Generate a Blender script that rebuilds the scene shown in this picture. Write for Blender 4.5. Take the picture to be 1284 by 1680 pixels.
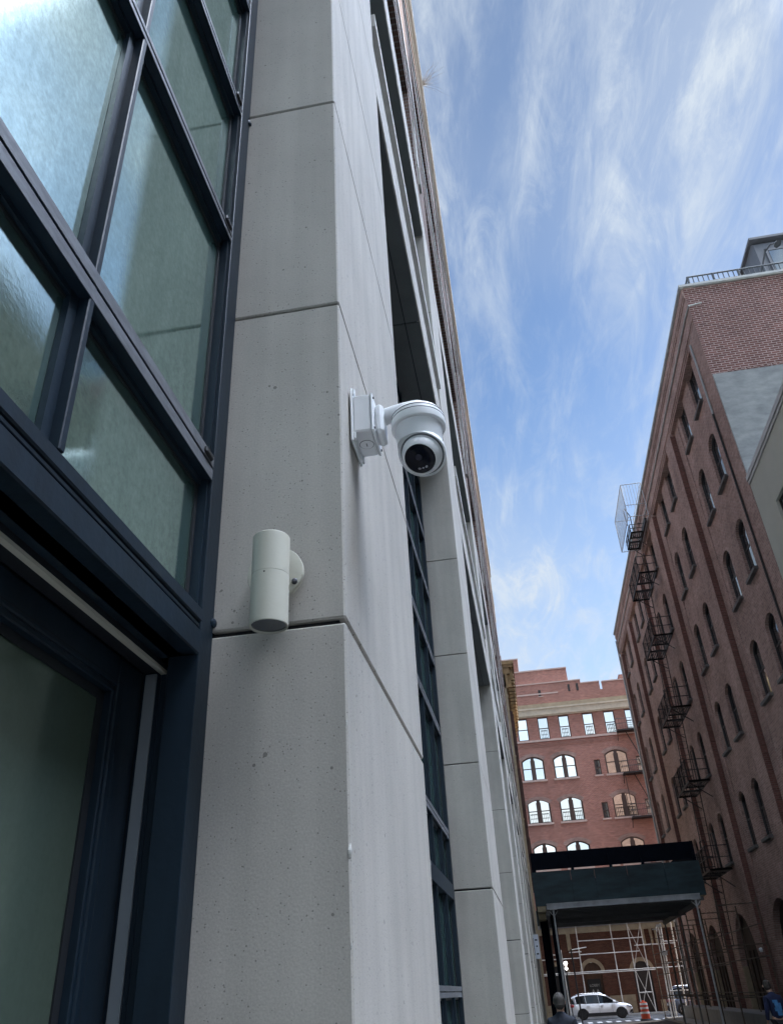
import bpy, math, random
from mathutils import Vector, Matrix
random.seed(7)
C = bpy.context.scene.collection
for o in list(bpy.data.objects): bpy.data.objects.remove(o)
S = bpy.context.scene
# ------------------------------------------------------------------ camera
cam = bpy.data.cameras.new('camera'); camo = bpy.data.objects.new('camera', cam); C.objects.link(camo)
p, r, yw = math.radians(31.5549), math.radians(-3.39267), math.radians(-7.67873)
fw = Vector((math.sin(yw)*math.cos(p), math.cos(yw)*math.cos(p), math.sin(p)))
rt = Vector((math.cos(yw), -math.sin(yw), 0)); up = rt.cross(fw)
R_ = rt*math.cos(r)+up*math.sin(r); U_ = up*math.cos(r)-rt*math.sin(r)
camo.matrix_world = Matrix(((R_.x, U_.x, -fw.x, 0), (R_.y, U_.y, -fw.y, 0), (R_.z, U_.z, -fw.z, 1.85), (0, 0, 0, 1)))
cam.sensor_fit = 'HORIZONTAL'; cam.sensor_width = 36; cam.lens = 1305.45/1284*36
cam.clip_start = 0.05; cam.clip_end = 2000
S.camera = camo
# ------------------------------------------------------------------ sky, sun, exposure
SUN_AZ, SUN_EL = math.radians(52), math.radians(21)      # azimuth from +Y (up the street) towards +X
W = bpy.data.worlds.new('World'); S.world = W; W.use_nodes = True
wt = W.node_tree; wt.nodes.clear()
def N(t, ty, **kw):
    n = t.nodes.new(ty)
    for k, v in kw.items(): setattr(n, k, v)
    return n
wo = N(wt, 'ShaderNodeOutputWorld'); bg = N(wt, 'ShaderNodeBackground')
sky = N(wt, 'ShaderNodeTexSky', sky_type='NISHITA', sun_disc=False)
sky.sun_elevation = SUN_EL; sky.sun_rotation = SUN_AZ; sky.altitude = 0; sky.air_density = 1.0; sky.dust_density = 0.6; sky.ozone_density = 3.4
tc = N(wt, 'ShaderNodeTexCoord'); sep = N(wt, 'ShaderNodeSeparateXYZ')
wt.links.new(tc.outputs['Generated'], sep.inputs[0])
def M_(op, a, b=None, t=wt, clamp=False):
    n = N(t, 'ShaderNodeMath', operation=op, use_clamp=clamp)
    for i, v in enumerate((a, b)):
        if v is None: continue
        if isinstance(v, (int, float)): n.inputs[i].default_value = v
        else: t.links.new(v, n.inputs[i])
    return n.outputs[0]
zc = M_('MAXIMUM', sep.outputs[2], 0.06)
cu = M_('DIVIDE', sep.outputs[0], zc); cv = M_('DIVIDE', sep.outputs[1], zc)
cmb = N(wt, 'ShaderNodeCombineXYZ'); wt.links.new(cu, cmb.inputs[0]); wt.links.new(cv, cmb.inputs[1])
def cloud(rot, sc, nscale, detail, rough, dist, lo, hi, seed):
    mp = N(wt, 'ShaderNodeMapping'); mp.inputs['Rotation'].default_value = (0, 0, math.radians(rot)); mp.inputs['Scale'].default_value = sc
    mp.inputs['Location'].default_value = (seed, seed*.7, 0)
    wt.links.new(cmb.outputs[0], mp.inputs[0])
    n = N(wt, 'ShaderNodeTexNoise'); n.inputs['Scale'].default_value = nscale; n.inputs['Detail'].default_value = detail
    n.inputs['Roughness'].default_value = rough; n.inputs['Distortion'].default_value = dist
    wt.links.new(mp.outputs[0], n.inputs['Vector'])
    mr = N(wt, 'ShaderNodeMapRange', interpolation_type='SMOOTHSTEP'); mr.inputs['From Min'].default_value = lo; mr.inputs['From Max'].default_value = hi
    wt.links.new(n.outputs[0], mr.inputs[0]); return mr.outputs[0]
big = cloud(20, (1.0, .55, 1), 1.5, 3, .5, .4, .36, .68, 4.3)
wisp = cloud(-66, (3.4, .8, 1), 1.9, 10, .64, 1.3, .42, .72, 9.1)
fine = cloud(-20, (7.0, 2.0, 1), 2.2, 9, .70, 1.0, .44, .74, 2.2)
w1 = M_('MULTIPLY', wisp, .55); f1 = M_('MULTIPLY', fine, .33)
cs = M_('ADD', M_('MULTIPLY', big, .36), M_('MULTIPLY', M_('ADD', w1, f1), M_('ADD', M_('MULTIPLY', big, .7), .55)))
# thicker towards the sun side, and towards the horizon
sd = Vector((math.sin(SUN_AZ)*math.cos(SUN_EL), math.cos(SUN_AZ)*math.cos(SUN_EL), math.sin(SUN_EL)))
dp = N(wt, 'ShaderNodeVectorMath', operation='DOT_PRODUCT'); wt.links.new(tc.outputs['Generated'], dp.inputs[0]); dp.inputs[1].default_value = (0.50, 0.50, 0.707)
side = N(wt, 'ShaderNodeMapRange', interpolation_type='SMOOTHSTEP'); side.inputs['From Min'].default_value = .90; side.inputs['From Max'].default_value = 1.0
side.inputs['To Min'].default_value = 0; side.inputs['To Max'].default_value = .18
wt.links.new(dp.outputs['Value'], side.inputs[0])
hz = N(wt, 'ShaderNodeMapRange'); hz.inputs['From Min'].default_value = .62; hz.inputs['From Max'].default_value = .2; hz.inputs['To Min'].default_value = 0; hz.inputs['To Max'].default_value = .46
wt.links.new(sep.outputs[2], hz.inputs[0])
cf = M_('ADD', M_('ADD', cs, M_('MULTIPLY', side.outputs[0], M_('ADD', cs, .6))), hz.outputs[0], clamp=True)
cf = M_('MULTIPLY', cf, .93)
mx = N(wt, 'ShaderNodeMix', data_type='RGBA'); wt.links.new(cf, mx.inputs[0]); wt.links.new(sky.outputs[0], mx.inputs[6])
mx.inputs[7].default_value = (3.35, 3.75, 4.2, 1)
# sky lobes added mostly out of view to light facades and panes, strongest overhead
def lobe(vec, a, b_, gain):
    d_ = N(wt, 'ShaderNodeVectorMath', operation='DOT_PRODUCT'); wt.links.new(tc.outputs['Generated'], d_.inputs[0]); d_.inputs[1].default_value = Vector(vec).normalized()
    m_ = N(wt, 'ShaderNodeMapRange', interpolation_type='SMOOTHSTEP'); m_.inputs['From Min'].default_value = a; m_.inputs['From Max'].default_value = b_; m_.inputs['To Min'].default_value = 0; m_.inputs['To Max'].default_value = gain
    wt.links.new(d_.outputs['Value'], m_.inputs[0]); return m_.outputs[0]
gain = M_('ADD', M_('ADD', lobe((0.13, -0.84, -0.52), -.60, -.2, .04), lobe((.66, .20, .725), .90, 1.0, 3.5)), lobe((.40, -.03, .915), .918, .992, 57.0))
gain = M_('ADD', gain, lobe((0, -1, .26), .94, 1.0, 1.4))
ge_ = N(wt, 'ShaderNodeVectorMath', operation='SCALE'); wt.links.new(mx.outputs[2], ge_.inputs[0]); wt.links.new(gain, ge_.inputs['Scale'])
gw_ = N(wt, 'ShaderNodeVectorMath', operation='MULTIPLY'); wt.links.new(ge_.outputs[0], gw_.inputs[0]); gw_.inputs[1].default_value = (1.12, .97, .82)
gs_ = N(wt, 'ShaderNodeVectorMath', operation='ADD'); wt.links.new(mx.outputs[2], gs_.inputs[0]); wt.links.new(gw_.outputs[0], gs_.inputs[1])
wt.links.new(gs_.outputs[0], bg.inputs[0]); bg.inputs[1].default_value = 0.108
wt.links.new(bg.outputs[0], wo.inputs[0])
sl = bpy.data.lights.new('sun', 'SUN'); sl.energy = 4.6; sl.angle = math.radians(.53); sl.color = (1, .90, .76)
so = bpy.data.objects.new('sun', sl); C.objects.link(so); so.rotation_euler = (-sd).to_track_quat('-Z', 'Y').to_euler(); so.location = (60, 40, 80)
S.view_settings.view_transform = 'Standard'; S.view_settings.look = 'None'; S.view_settings.gamma = 1; S.view_settings.exposure = 1.0
S.render.engine = 'CYCLES'
S.cycles.max_bounces = 8; S.cycles.diffuse_bounces = 4; S.cycles.glossy_bounces = 4

# ------------------------------------------------------------------ materials
def mat(name, col, rough=.6, metal=0., var=.12, vscale=3., bump=0., bscale=60., spec=.5, col2=None, stretch=(1, 1, 1), coat=0):
    m = bpy.data.materials.new(name); m.use_nodes = True; t = m.node_tree; b = t.nodes['Principled BSDF']
    b.inputs['Roughness'].default_value = rough; b.inputs['Metallic'].default_value = metal
    b.inputs['Specular IOR Level'].default_value = spec; b.inputs['Coat Weight'].default_value = coat
    tcn = N(t, 'ShaderNodeTexCoord'); mp = N(t, 'ShaderNodeMapping'); mp.inputs['Scale'].default_value = stretch
    t.links.new(tcn.outputs['Object'], mp.inputs[0])
    n = N(t, 'ShaderNodeTexNoise'); n.inputs['Scale'].default_value = vscale; n.inputs['Detail'].default_value = 6; n.inputs['Roughness'].default_value = .62
    t.links.new(mp.outputs[0], n.inputs['Vector'])
    cr = N(t, 'ShaderNodeMix', data_type='RGBA')
    a = col2 if col2 else tuple(c*(1-var) for c in col); c_ = col if col2 else tuple(min(1, c*(1+var)) for c in col)
    cr.inputs[6].default_value = (*a, 1); cr.inputs[7].default_value = (*c_, 1)
    mr = N(t, 'ShaderNodeMapRange'); mr.inputs['From Min'].default_value = .3; mr.inputs['From Max'].default_value = .7
    t.links.new(n.outputs[0], mr.inputs[0]); t.links.new(mr.outputs[0], cr.inputs[0])
    t.links.new(cr.outputs[2], b.inputs['Base Color'])
    if bump:
        n2 = N(t, 'ShaderNodeTexNoise'); n2.inputs['Scale'].default_value = bscale; n2.inputs['Detail'].default_value = 4
        t.links.new(tcn.outputs['Object'], n2.inputs['Vector'])
        bp = N(t, 'ShaderNodeBump'); bp.inputs['Strength'].default_value = bump; bp.inputs['Distance'].default_value = .01
        t.links.new(n2.outputs[0], bp.inputs['Height']); t.links.new(bp.outputs[0], b.inputs['Normal'])
    m['_cr'] = 1
    return m
def last_mix(m):
    return [n for n in m.node_tree.nodes if n.bl_idname == 'ShaderNodeMix'][0]

def concrete(name, col, pits=True):
    m = mat(name, col, rough=.85, var=.11, vscale=1.9, bump=.035, bscale=170)
    t = m.node_tree; b = t.nodes['Principled BSDF']; tcn = [n for n in t.nodes if n.bl_idname == 'ShaderNodeTexCoord'][0]
    base = last_mix(m).outputs[2]
    # fine speckle
    n = N(t, 'ShaderNodeTexNoise'); n.inputs['Scale'].default_value = 260; n.inputs['Detail'].default_value = 3; t.links.new(tcn.outputs['Object'], n.inputs['Vector'])
    mr = N(t, 'ShaderNodeMapRange'); mr.inputs['From Min'].default_value = .35; mr.inputs['From Max'].default_value = .7; mr.inputs['To Min'].default_value = .90; mr.inputs['To Max'].default_value = 1.06
    t.links.new(n.outputs[0], mr.inputs[0])
    # vertical soft streaks
    mp = N(t, 'ShaderNodeMapping'); mp.inputs['Scale'].default_value = (9, 9, .5); t.links.new(tcn.outputs['Object'], mp.inputs[0])
    n3 = N(t, 'ShaderNodeTexNoise'); n3.inputs['Scale'].default_value = 1.3; n3.inputs['Detail'].default_value = 5; t.links.new(mp.outputs[0], n3.inputs['Vector'])
    m3 = N(t, 'ShaderNodeMapRange'); m3.inputs['From Min'].default_value = .3; m3.inputs['From Max'].default_value = .7; m3.inputs['To Min'].default_value = .89; m3.inputs['To Max'].default_value = 1.07
    t.links.new(n3.outputs[0], m3.inputs[0])
    f = M_('MULTIPLY', mr.outputs[0], m3.outputs[0], t)
    if pits:      # air holes of the cast face
        for sc, th, sel in ((34, .105, .80), (75, .12, .58), (13, .062, .72), (130, .16, .70)):
            v = N(t, 'ShaderNodeTexVoronoi'); v.inputs['Scale'].default_value = sc; t.links.new(tcn.outputs['Object'], v.inputs['Vector'])
            sp = N(t, 'ShaderNodeSeparateColor'); t.links.new(v.outputs['Color'], sp.inputs[0])
            near = M_('LESS_THAN', v.outputs['Distance'], th, t); pick = M_('GREATER_THAN', sp.outputs[0], sel, t)
            hole = M_('MULTIPLY', near, pick, t)
            f = M_('MULTIPLY', f, M_('SUBTRACT', 1, M_('MULTIPLY', hole, .5, t), t), t)
    sc_ = N(t, 'ShaderNodeVectorMath', operation='SCALE'); t.links.new(base, sc_.inputs[0]); t.links.new(f, sc_.inputs['Scale'])
    t.links.new(sc_.outputs[0], b.inputs['Base Color'])
    return m

def brick(name, c1, c2, mortar, bw=.215, rh=.075, ms=.010, bump=.35, dirt=.3, pale=0.0, bias=0.0):
    m = bpy.data.materials.new(name); m.use_nodes = True; t = m.node_tree; b = t.nodes['Principled BSDF']; b.inputs['Roughness'].default_value = .9
    b.inputs['Specular IOR Level'].default_value = .2
    tcn = N(t, 'ShaderNodeTexCoord'); g = N(t, 'ShaderNodeNewGeometry'); so_ = N(t, 'ShaderNodeSeparateXYZ'); sn = N(t, 'ShaderNodeSeparateXYZ')
    t.links.new(tcn.outputs['Object'], so_.inputs[0]); t.links.new(g.outputs['True Normal'], sn.inputs[0])
    nx = M_('ABSOLUTE', sn.outputs[0], None, t); isx = M_('GREATER_THAN', nx, .7, t)
    nz = M_('GREATER_THAN', M_('ABSOLUTE', sn.outputs[2], None, t), .7, t)
    u = M_('ADD', M_('MULTIPLY', so_.outputs[1], isx, t), M_('MULTIPLY', so_.outputs[0], M_('SUBTRACT', 1, isx, t), t), t)
    vv = M_('ADD', M_('MULTIPLY', so_.outputs[2], M_('SUBTRACT', 1, nz, t), t), M_('MULTIPLY', so_.outputs[1], nz, t), t)
    cb = N(t, 'ShaderNodeCombineXYZ'); t.links.new(u, cb.inputs[0]); t.links.new(vv, cb.inputs[1])
    bt = N(t, 'ShaderNodeTexBrick'); bt.inputs['Scale'].default_value = 1; bt.inputs['Brick Width'].default_value = bw; bt.inputs['Row Height'].default_value = rh
    bt.inputs['Mortar Size'].default_value = ms; bt.inputs['Mortar Smooth'].default_value = .15; bt.inputs['Bias'].default_value = bias
    bt.inputs['Color1'].default_value = (*c1, 1); bt.inputs['Color2'].default_value = (*c2, 1); bt.inputs['Mortar'].default_value = (*mortar, 1)
    t.links.new(cb.outputs[0], bt.inputs['Vector'])
    n = N(t, 'ShaderNodeTexNoise'); n.inputs['Scale'].default_value = .45; n.inputs['Detail'].default_value = 8; n.inputs['Roughness'].default_value = .65
    t.links.new(tcn.outputs['Object'], n.inputs['Vector'])
    mr = N(t, 'ShaderNodeMapRange'); mr.inputs['From Min'].default_value = .3; mr.inputs['From Max'].default_value = .72; mr.inputs['To Min'].default_value = 1-dirt; mr.inputs['To Max'].default_value = 1+dirt*.6
    t.links.new(n.outputs[0], mr.inputs[0])
    sc_ = N(t, 'ShaderNodeVectorMath', operation='SCALE'); t.links.new(bt.outputs['Color'], sc_.inputs[0]); t.links.new(mr.outputs[0], sc_.inputs['Scale'])
    out = sc_.outputs[0]
    n9 = N(t, 'ShaderNodeTexNoise'); n9.inputs['Scale'].default_value = 1; n9.inputs['Detail'].default_value = 4; n9.inputs['Roughness'].default_value = .75
    mp9 = N(t, 'ShaderNodeMapping'); mp9.inputs['Scale'].default_value = (2.2, 9.0, 1); t.links.new(cb.outputs[0], mp9.inputs[0]); t.links.new(mp9.outputs[0], n9.inputs['Vector'])
    m9 = N(t, 'ShaderNodeMapRange'); m9.inputs['From Min'].default_value = .28; m9.inputs['From Max'].default_value = .72; m9.inputs['To Min'].default_value = .70; m9.inputs['To Max'].default_value = 1.28
    t.links.new(n9.outputs[0], m9.inputs[0]); s9 = N(t, 'ShaderNodeVectorMath', operation='SCALE'); t.links.new(out, s9.inputs[0]); t.links.new(m9.outputs[0], s9.inputs['Scale']); out = s9.outputs[0]
    if pale:   # old mortar smears and patches
        n2 = N(t, 'ShaderNodeTexNoise'); n2.inputs['Scale'].default_value = .9; n2.inputs['Detail'].default_value = 10; n2.inputs['Roughness'].default_value = .7; n2.inputs['Distortion'].default_value = .6
        t.links.new(tcn.outputs['Object'], n2.inputs['Vector'])
        m2 = N(t, 'ShaderNodeMapRange'); m2.inputs['From Min'].default_value = .60; m2.inputs['From Max'].default_value = .72; m2.inputs['To Max'].default_value = pale
        t.links.new(n2.outputs[0], m2.inputs[0])
        mm = N(t, 'ShaderNodeMix', data_type='RGBA'); t.links.new(m2.outputs[0], mm.inputs[0]); t.links.new(out, mm.inputs[6]); mm.inputs[7].default_value = (.30, .22, .20, 1)
        out = mm.outputs[2]
    t.links.new(out, b.inputs['Base Color'])
    bp = N(t, 'ShaderNodeBump'); bp.inputs['Strength'].default_value = bump; bp.inputs['Distance'].default_value = .012; bp.invert = True
    t.links.new(bt.outputs['Fac'], bp.inputs['Height']); t.links.new(bp.outputs[0], b.inputs['Normal'])
    return m

def glassy(name, body, tint=(.75, .95, .92), refl=.6, rough=.08, mottled=.0, ior=None):
    """coated glazing: mirror layer over a dim body, with a mottled dusty film"""
    m = bpy.data.materials.new(name); m.use_nodes = True; t = m.node_tree; t.nodes.clear()
    o = N(t, 'ShaderNodeOutputMaterial'); d = N(t, 'ShaderNodeBsdfDiffuse'); g = N(t, 'ShaderNodeBsdfGlossy'); mixs = N(t, 'ShaderNodeMixShader')
    d.inputs[0].default_value = (*body, 1); g.inputs[0].default_value = (*tint, 1); g.inputs['Roughness'].default_value = rough
    fr = N(t, 'ShaderNodeLayerWeight'); fr.inputs['Blend'].default_value = .35
    mr = N(t, 'ShaderNodeMapRange'); mr.inputs['To Min'].default_value = refl*.75; mr.inputs['To Max'].default_value = min(1, refl*1.5)
    t.links.new(fr.outputs['Fresnel'], mr.inputs[0])
    fac = mr.outputs[0]
    if not mottled:
        oi = N(t, 'ShaderNodeObjectInfo'); fac = M_('MULTIPLY', fac, M_('ADD', .80, M_('MULTIPLY', oi.outputs['Random'], .28, t), t), t, clamp=True)
    if mottled:
        tcn = N(t, 'ShaderNodeTexCoord')
        n = N(t, 'ShaderNodeTexNoise'); n.inputs['Scale'].default_value = 75; n.inputs['Detail'].default_value = 6; n.inputs['Roughness'].default_value = .7
        t.links.new(tcn.outputs['Object'], n.inputs['Vector'])
        mp = N(t, 'ShaderNodeMapping'); mp.inputs['Scale'].default_value = (1, 6, .9); t.links.new(tcn.outputs['Object'], mp.inputs[0])
        n2 = N(t, 'ShaderNodeTexNoise'); n2.inputs['Scale'].default_value = 4.5; n2.inputs['Detail'].default_value = 8; n2.inputs['Roughness'].default_value = .7; t.links.new(mp.outputs[0], n2.inputs['Vector'])
        a = N(t, 'ShaderNodeMapRange'); a.inputs['From Min'].default_value = .3; a.inputs['From Max'].default_value = .7; a.inputs['To Min'].default_value = 1-mottled; a.inputs['To Max'].default_value = 1+mottled*.6
        t.links.new(n.outputs[0], a.inputs[0])
        a2 = N(t, 'ShaderNodeMapRange'); a2.inputs['From Min'].default_value = .3; a2.inputs['From Max'].default_value = .7; a2.inputs['To Min'].default_value = 1-mottled*.6; a2.inputs['To Max'].default_value = 1+mottled*.4
        t.links.new(n2.outputs[0], a2.inputs[0])
        fac = M_('MULTIPLY', fac, M_('MULTIPLY', a.outputs[0], a2.outputs[0], t), t, clamp=True)
        bp = N(t, 'ShaderNodeBump'); bp.inputs['Strength'].default_value = .05; bp.inputs['Distance'].default_value = .002
        t.links.new(n.outputs[0], bp.inputs['Height']); t.links.new(bp.outputs[0], g.inputs['Normal'])
        dm = N(t, 'ShaderNodeVectorMath', operation='SCALE'); dm.inputs[0].default_value = body
        t.links.new(M_('MULTIPLY', a2.outputs[0], a.outputs[0], t), dm.inputs['Scale']); t.links.new(dm.outputs[0], d.inputs[0])
    t.links.new(fac, mixs.inputs[0]); t.links.new(d.outputs[0], mixs.inputs[1]); t.links.new(g.outputs[0], mixs.inputs[2]); t.links.new(mixs.outputs[0], o.inputs[0])
    return m

MT = {}
MT['concrete'] = concrete('precast concrete', (.48, .448, .405))
MT['joint'] = mat('joint filler', (.02, .02, .022), rough=.9)
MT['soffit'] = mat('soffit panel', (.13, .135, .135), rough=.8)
MT['navy'] = mat('navy painted aluminium', (.009, .019, .031), rough=.45, var=.22, vscale=6, stretch=(3, 3, .5), bump=.05, spec=.28)
MT['rail'] = mat('dusty sky-lit navy rail', (.125, .13, .145), rough=.45, var=.35, vscale=9, stretch=(1, 1, 8), bump=.15, bscale=50)  # dusty tone made paler to paint in the sky's reflection
MT['gasket'] = mat('black rubber gasket', (.006, .008, .012), rough=.7)
MT['alu'] = mat('grey aluminium strip', (.27, .30, .33), rough=.4, metal=.3, var=.06)
MT['glass'] = glassy('frosted green glazing', (.055, .10, .086), (.78, .95, .91), .68, .03, .22)
MT['doorglass'] = glassy('dark door glazing', (.078, .104, .082), (.6, .74, .68), .24, .10, .10)
MT['darkglass'] = glassy('dark glazing', (.02, .03, .035), (.8, .88, .92), .55, .05)
MT['paneglass'] = glassy('dim sash glazing', (.03, .035, .04), (.75, .82, .85), .42, .05)
MT['skyglass'] = glassy('sky reflecting glazing', (.04, .05, .05), (.92, .97, .97), .85, .04)
MT['white'] = mat('white powder coat', (.80, .81, .82), rough=.42, var=.03, vscale=8, bump=.03, bscale=220)
MT['whiteseam'] = mat('seam shadow grey', (.12, .13, .14), rough=.6)
MT['lens'] = mat('black camera window', (.003, .004, .010), rough=.10, spec=.22)
MT['lensglass'] = mat('camera objective glass', (.012, .013, .024), rough=.12, spec=.4)
MT['led'] = mat('grey infrared lamp', (.42, .40, .42), rough=.35)
MT['cream'] = mat('cream painted metal', (.56, .54, .455), rough=.45, var=.05, vscale=5, bump=.05, bscale=90)
MT['lampglass'] = mat('dark lamp glass', (.010, .025, .045), rough=.15, coat=.5)
MT['screw'] = mat('dull screw', (.10, .10, .11), rough=.5, metal=.7)
MT['brickL'] = brick('modern brown brick', (.21, .125, .10), (.13, .085, .072), (.25, .22, .20), dirt=.25)
MT['stone'] = mat('limestone trim', (.50, .49, .46), rough=.85, var=.10, vscale=4, bump=.2)
MT['brickR'] = brick('old purple brick', (.41, .265, .225), (.29, .185, .16), (.42, .34, .30), bw=.22, rh=.078, ms=.011, dirt=.36, pale=.40)
MT['brickRed'] = brick('shaded red edge brick', (.19, .085, .07), (.13, .06, .052), (.18, .12, .10), dirt=.25)  # redder brick, with the shade of the pier returns painted in
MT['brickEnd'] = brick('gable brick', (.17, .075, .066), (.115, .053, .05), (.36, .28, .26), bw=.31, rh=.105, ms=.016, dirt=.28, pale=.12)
MT['brickB'] = brick('orange red brick', (.43, .175, .13), (.30, .12, .095), (.46, .34, .29), bw=.23, rh=.08, ms=.012, dirt=.22, pale=.12)
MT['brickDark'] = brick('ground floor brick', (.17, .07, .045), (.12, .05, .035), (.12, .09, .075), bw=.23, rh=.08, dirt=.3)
MT['cement'] = mat('grey cement render', (.27, .285, .285), rough=.9, var=.3, vscale=1.6, bump=.6, bscale=7, col2=(.17, .18, .19), stretch=(1, 1, 2.2))
MT['beige'] = mat('olive grey stucco', (.44, .45, .385), rough=.9, var=.05, vscale=.8, bump=.2, bscale=40)
MT['coping'] = mat('pale metal coping', (.38, .39, .38), rough=.55, metal=.2, var=.12)
MT['cream_stone'] = mat('cream stone', (.55, .48, .37), rough=.85, var=.14, vscale=2.2, bump=.2)
MT['tan_stone'] = mat('tan stone', (.38, .31, .21), rough=.85, var=.2, vscale=2.5, bump=.2)
MT['sill'] = mat('stone sill', (.13, .125, .12), rough=.85, var=.2)
MT['pinkstone'] = mat('pink stone sill', (.55, .42, .37), rough=.8, var=.12)
MT['sashdark'] = mat('dark window sash', (.022, .020, .020), rough=.5)
MT['sashbrown'] = mat('brown window sash', (.075, .048, .04), rough=.55)
MT['iron'] = mat('black painted iron', (.012, .011, .012), rough=.55, var=.4, vscale=20)
MT['rustiron'] = mat('rusty iron shutter', (.05, .022, .018), rough=.8, var=.4)
MT['galv'] = mat('galvanised steel', (.42, .43, .44), rough=.5, metal=.4, var=.15, vscale=12)
MT['cornice'] = mat('ochre painted cornice', (.30, .20, .095), rough=.7, var=.35, vscale=3)
MT['ply'] = mat('dark green painted plywood', (.012, .030, .038), rough=.75, var=.6, vscale=1.2, stretch=(.6, 1, 2.6), bump=.1)
MT['plyblack'] = mat('black tarpaulin', (.004, .006, .011), rough=.9, var=.2, spec=.06)
MT['beam'] = mat('weathered aluminium beam', (.34, .35, .37), rough=.6, var=.35, vscale=2.2, bump=.1)
MT['joist'] = mat('dark steel joist', (.13, .13, .13), rough=.6)
MT['timber'] = mat('weathered timber', (.20, .17, .11), rough=.85, var=.3, vscale=5)
MT['pole'] = mat('scaffold tube', (.60, .585, .55), rough=.5, metal=.15, var=.2, vscale=9)
MT['poleold'] = mat('rusty scaffold tube', (.10, .075, .055), rough=.75, var=.5, vscale=8)
MT['asphalt'] = mat('asphalt', (.055, .055, .057), rough=.9, var=.2, vscale=5, bump=.5, bscale=120)
MT['paving'] = mat('concrete paving', (.27, .265, .255), rough=.9, var=.14, vscale=2, bump=.3, bscale=80)
MT['kerb'] = mat('granite kerb', (.32, .32, .31), rough=.85, var=.15)
MT['paint'] = mat('road paint', (.7, .7, .68), rough=.7, var=.15)
MT['carwhite'] = mat('white car paint', (.72, .73, .75), rough=.28, var=.01, coat=.6)
MT['cardark'] = mat('dark blue car paint', (.06, .075, .11), rough=.25, var=.02, coat=.8)
MT['carglass'] = glassy('car glass', (.006, .008, .010), (.7, .8, .9), .06, .03)
MT['darkrail'] = mat('dark grey metal railing', (.10, .11, .12), rough=.5, metal=.2)
MT['plastic'] = mat('black plastic', (.015, .015, .017), rough=.6)
MT['tyre'] = mat('tyre rubber', (.015, .015, .015), rough=.85)
MT['rim'] = mat('alloy rim', (.45, .45, .47), rough=.3, metal=.8)
MT['rimdark'] = mat('black alloy rim', (.03, .03, .032), rough=.3, metal=.5)
MT['chrome'] = mat('bright trim', (.75, .76, .78), rough=.2, metal=.9)
MT['taillamp'] = mat('red lamp lens', (.45, .02, .03), rough=.2, coat=.5)
MT['headlamp'] = mat('clear lamp lens', (.35, .37, .42), rough=.12, coat=.8)
MT['orange'] = mat('orange barrel plastic', (.62, .075, .02), rough=.5, var=.05)
MT['reflective'] = mat('white reflective band', (.8, .8, .8), rough=.4, var=.03)
MT['skin'] = mat('skin', (.42, .25, .18), rough=.6, var=.08)
MT['hairgrey'] = mat('greying dark hair', (.035, .029, .025), rough=.7, var=.5, vscale=60)
MT['hairdark'] = mat('dark hair', (.02, .015, .012), rough=.7, var=.5, vscale=60)
MT['jacket'] = mat('dark navy jacket', (.012, .016, .028), rough=.85, var=.3, vscale=14, bump=.3, bscale=20)
MT['hoodie'] = mat('navy hooded top', (.010, .016, .055), rough=.9, var=.3, vscale=12, bump=.3, bscale=20)
MT['print'] = mat('light blue print', (.05, .19, .42), rough=.8, var=.3, vscale=14)
MT['trousers'] = mat('dark trousers', (.013, .014, .02), rough=.9, var=.3)
MT['shoe'] = mat('dark shoe', (.02, .02, .02), rough=.6)
MT['sign'] = mat('white sign sheet', (.60, .64, .72), rough=.5, var=.06)
MT['signblack'] = mat('black sign sheet', (.01, .01, .01), rough=.4)
MT['signgrey'] = mat('grey lettering', (.38, .38, .36), rough=.5)
MT['door'] = mat('brown timber door', (.10, .05, .025), rough=.6, var=.3, stretch=(1, 1, .2))
MT['archdark'] = mat('dark stained timber', (.03, .018, .012), rough=.8, var=.4)
MT['twig'] = mat('dry twig', (.30, .27, .25), rough=.9)
MT['roof'] = mat('grey metal cladding', (.14, .15, .17), rough=.5, var=.1)
MT['roofing'] = mat('dark roofing felt', (.05, .05, .05), rough=.95)
em = bpy.data.materials.new('lit lamp'); em.use_nodes = True
em.node_tree.nodes['Principled BSDF'].inputs['Emission Color'].default_value = (1, .98, .92, 1)
em.node_tree.nodes['Principled BSDF'].inputs['Emission Strength'].default_value = 6
MT['lit'] = em

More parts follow.
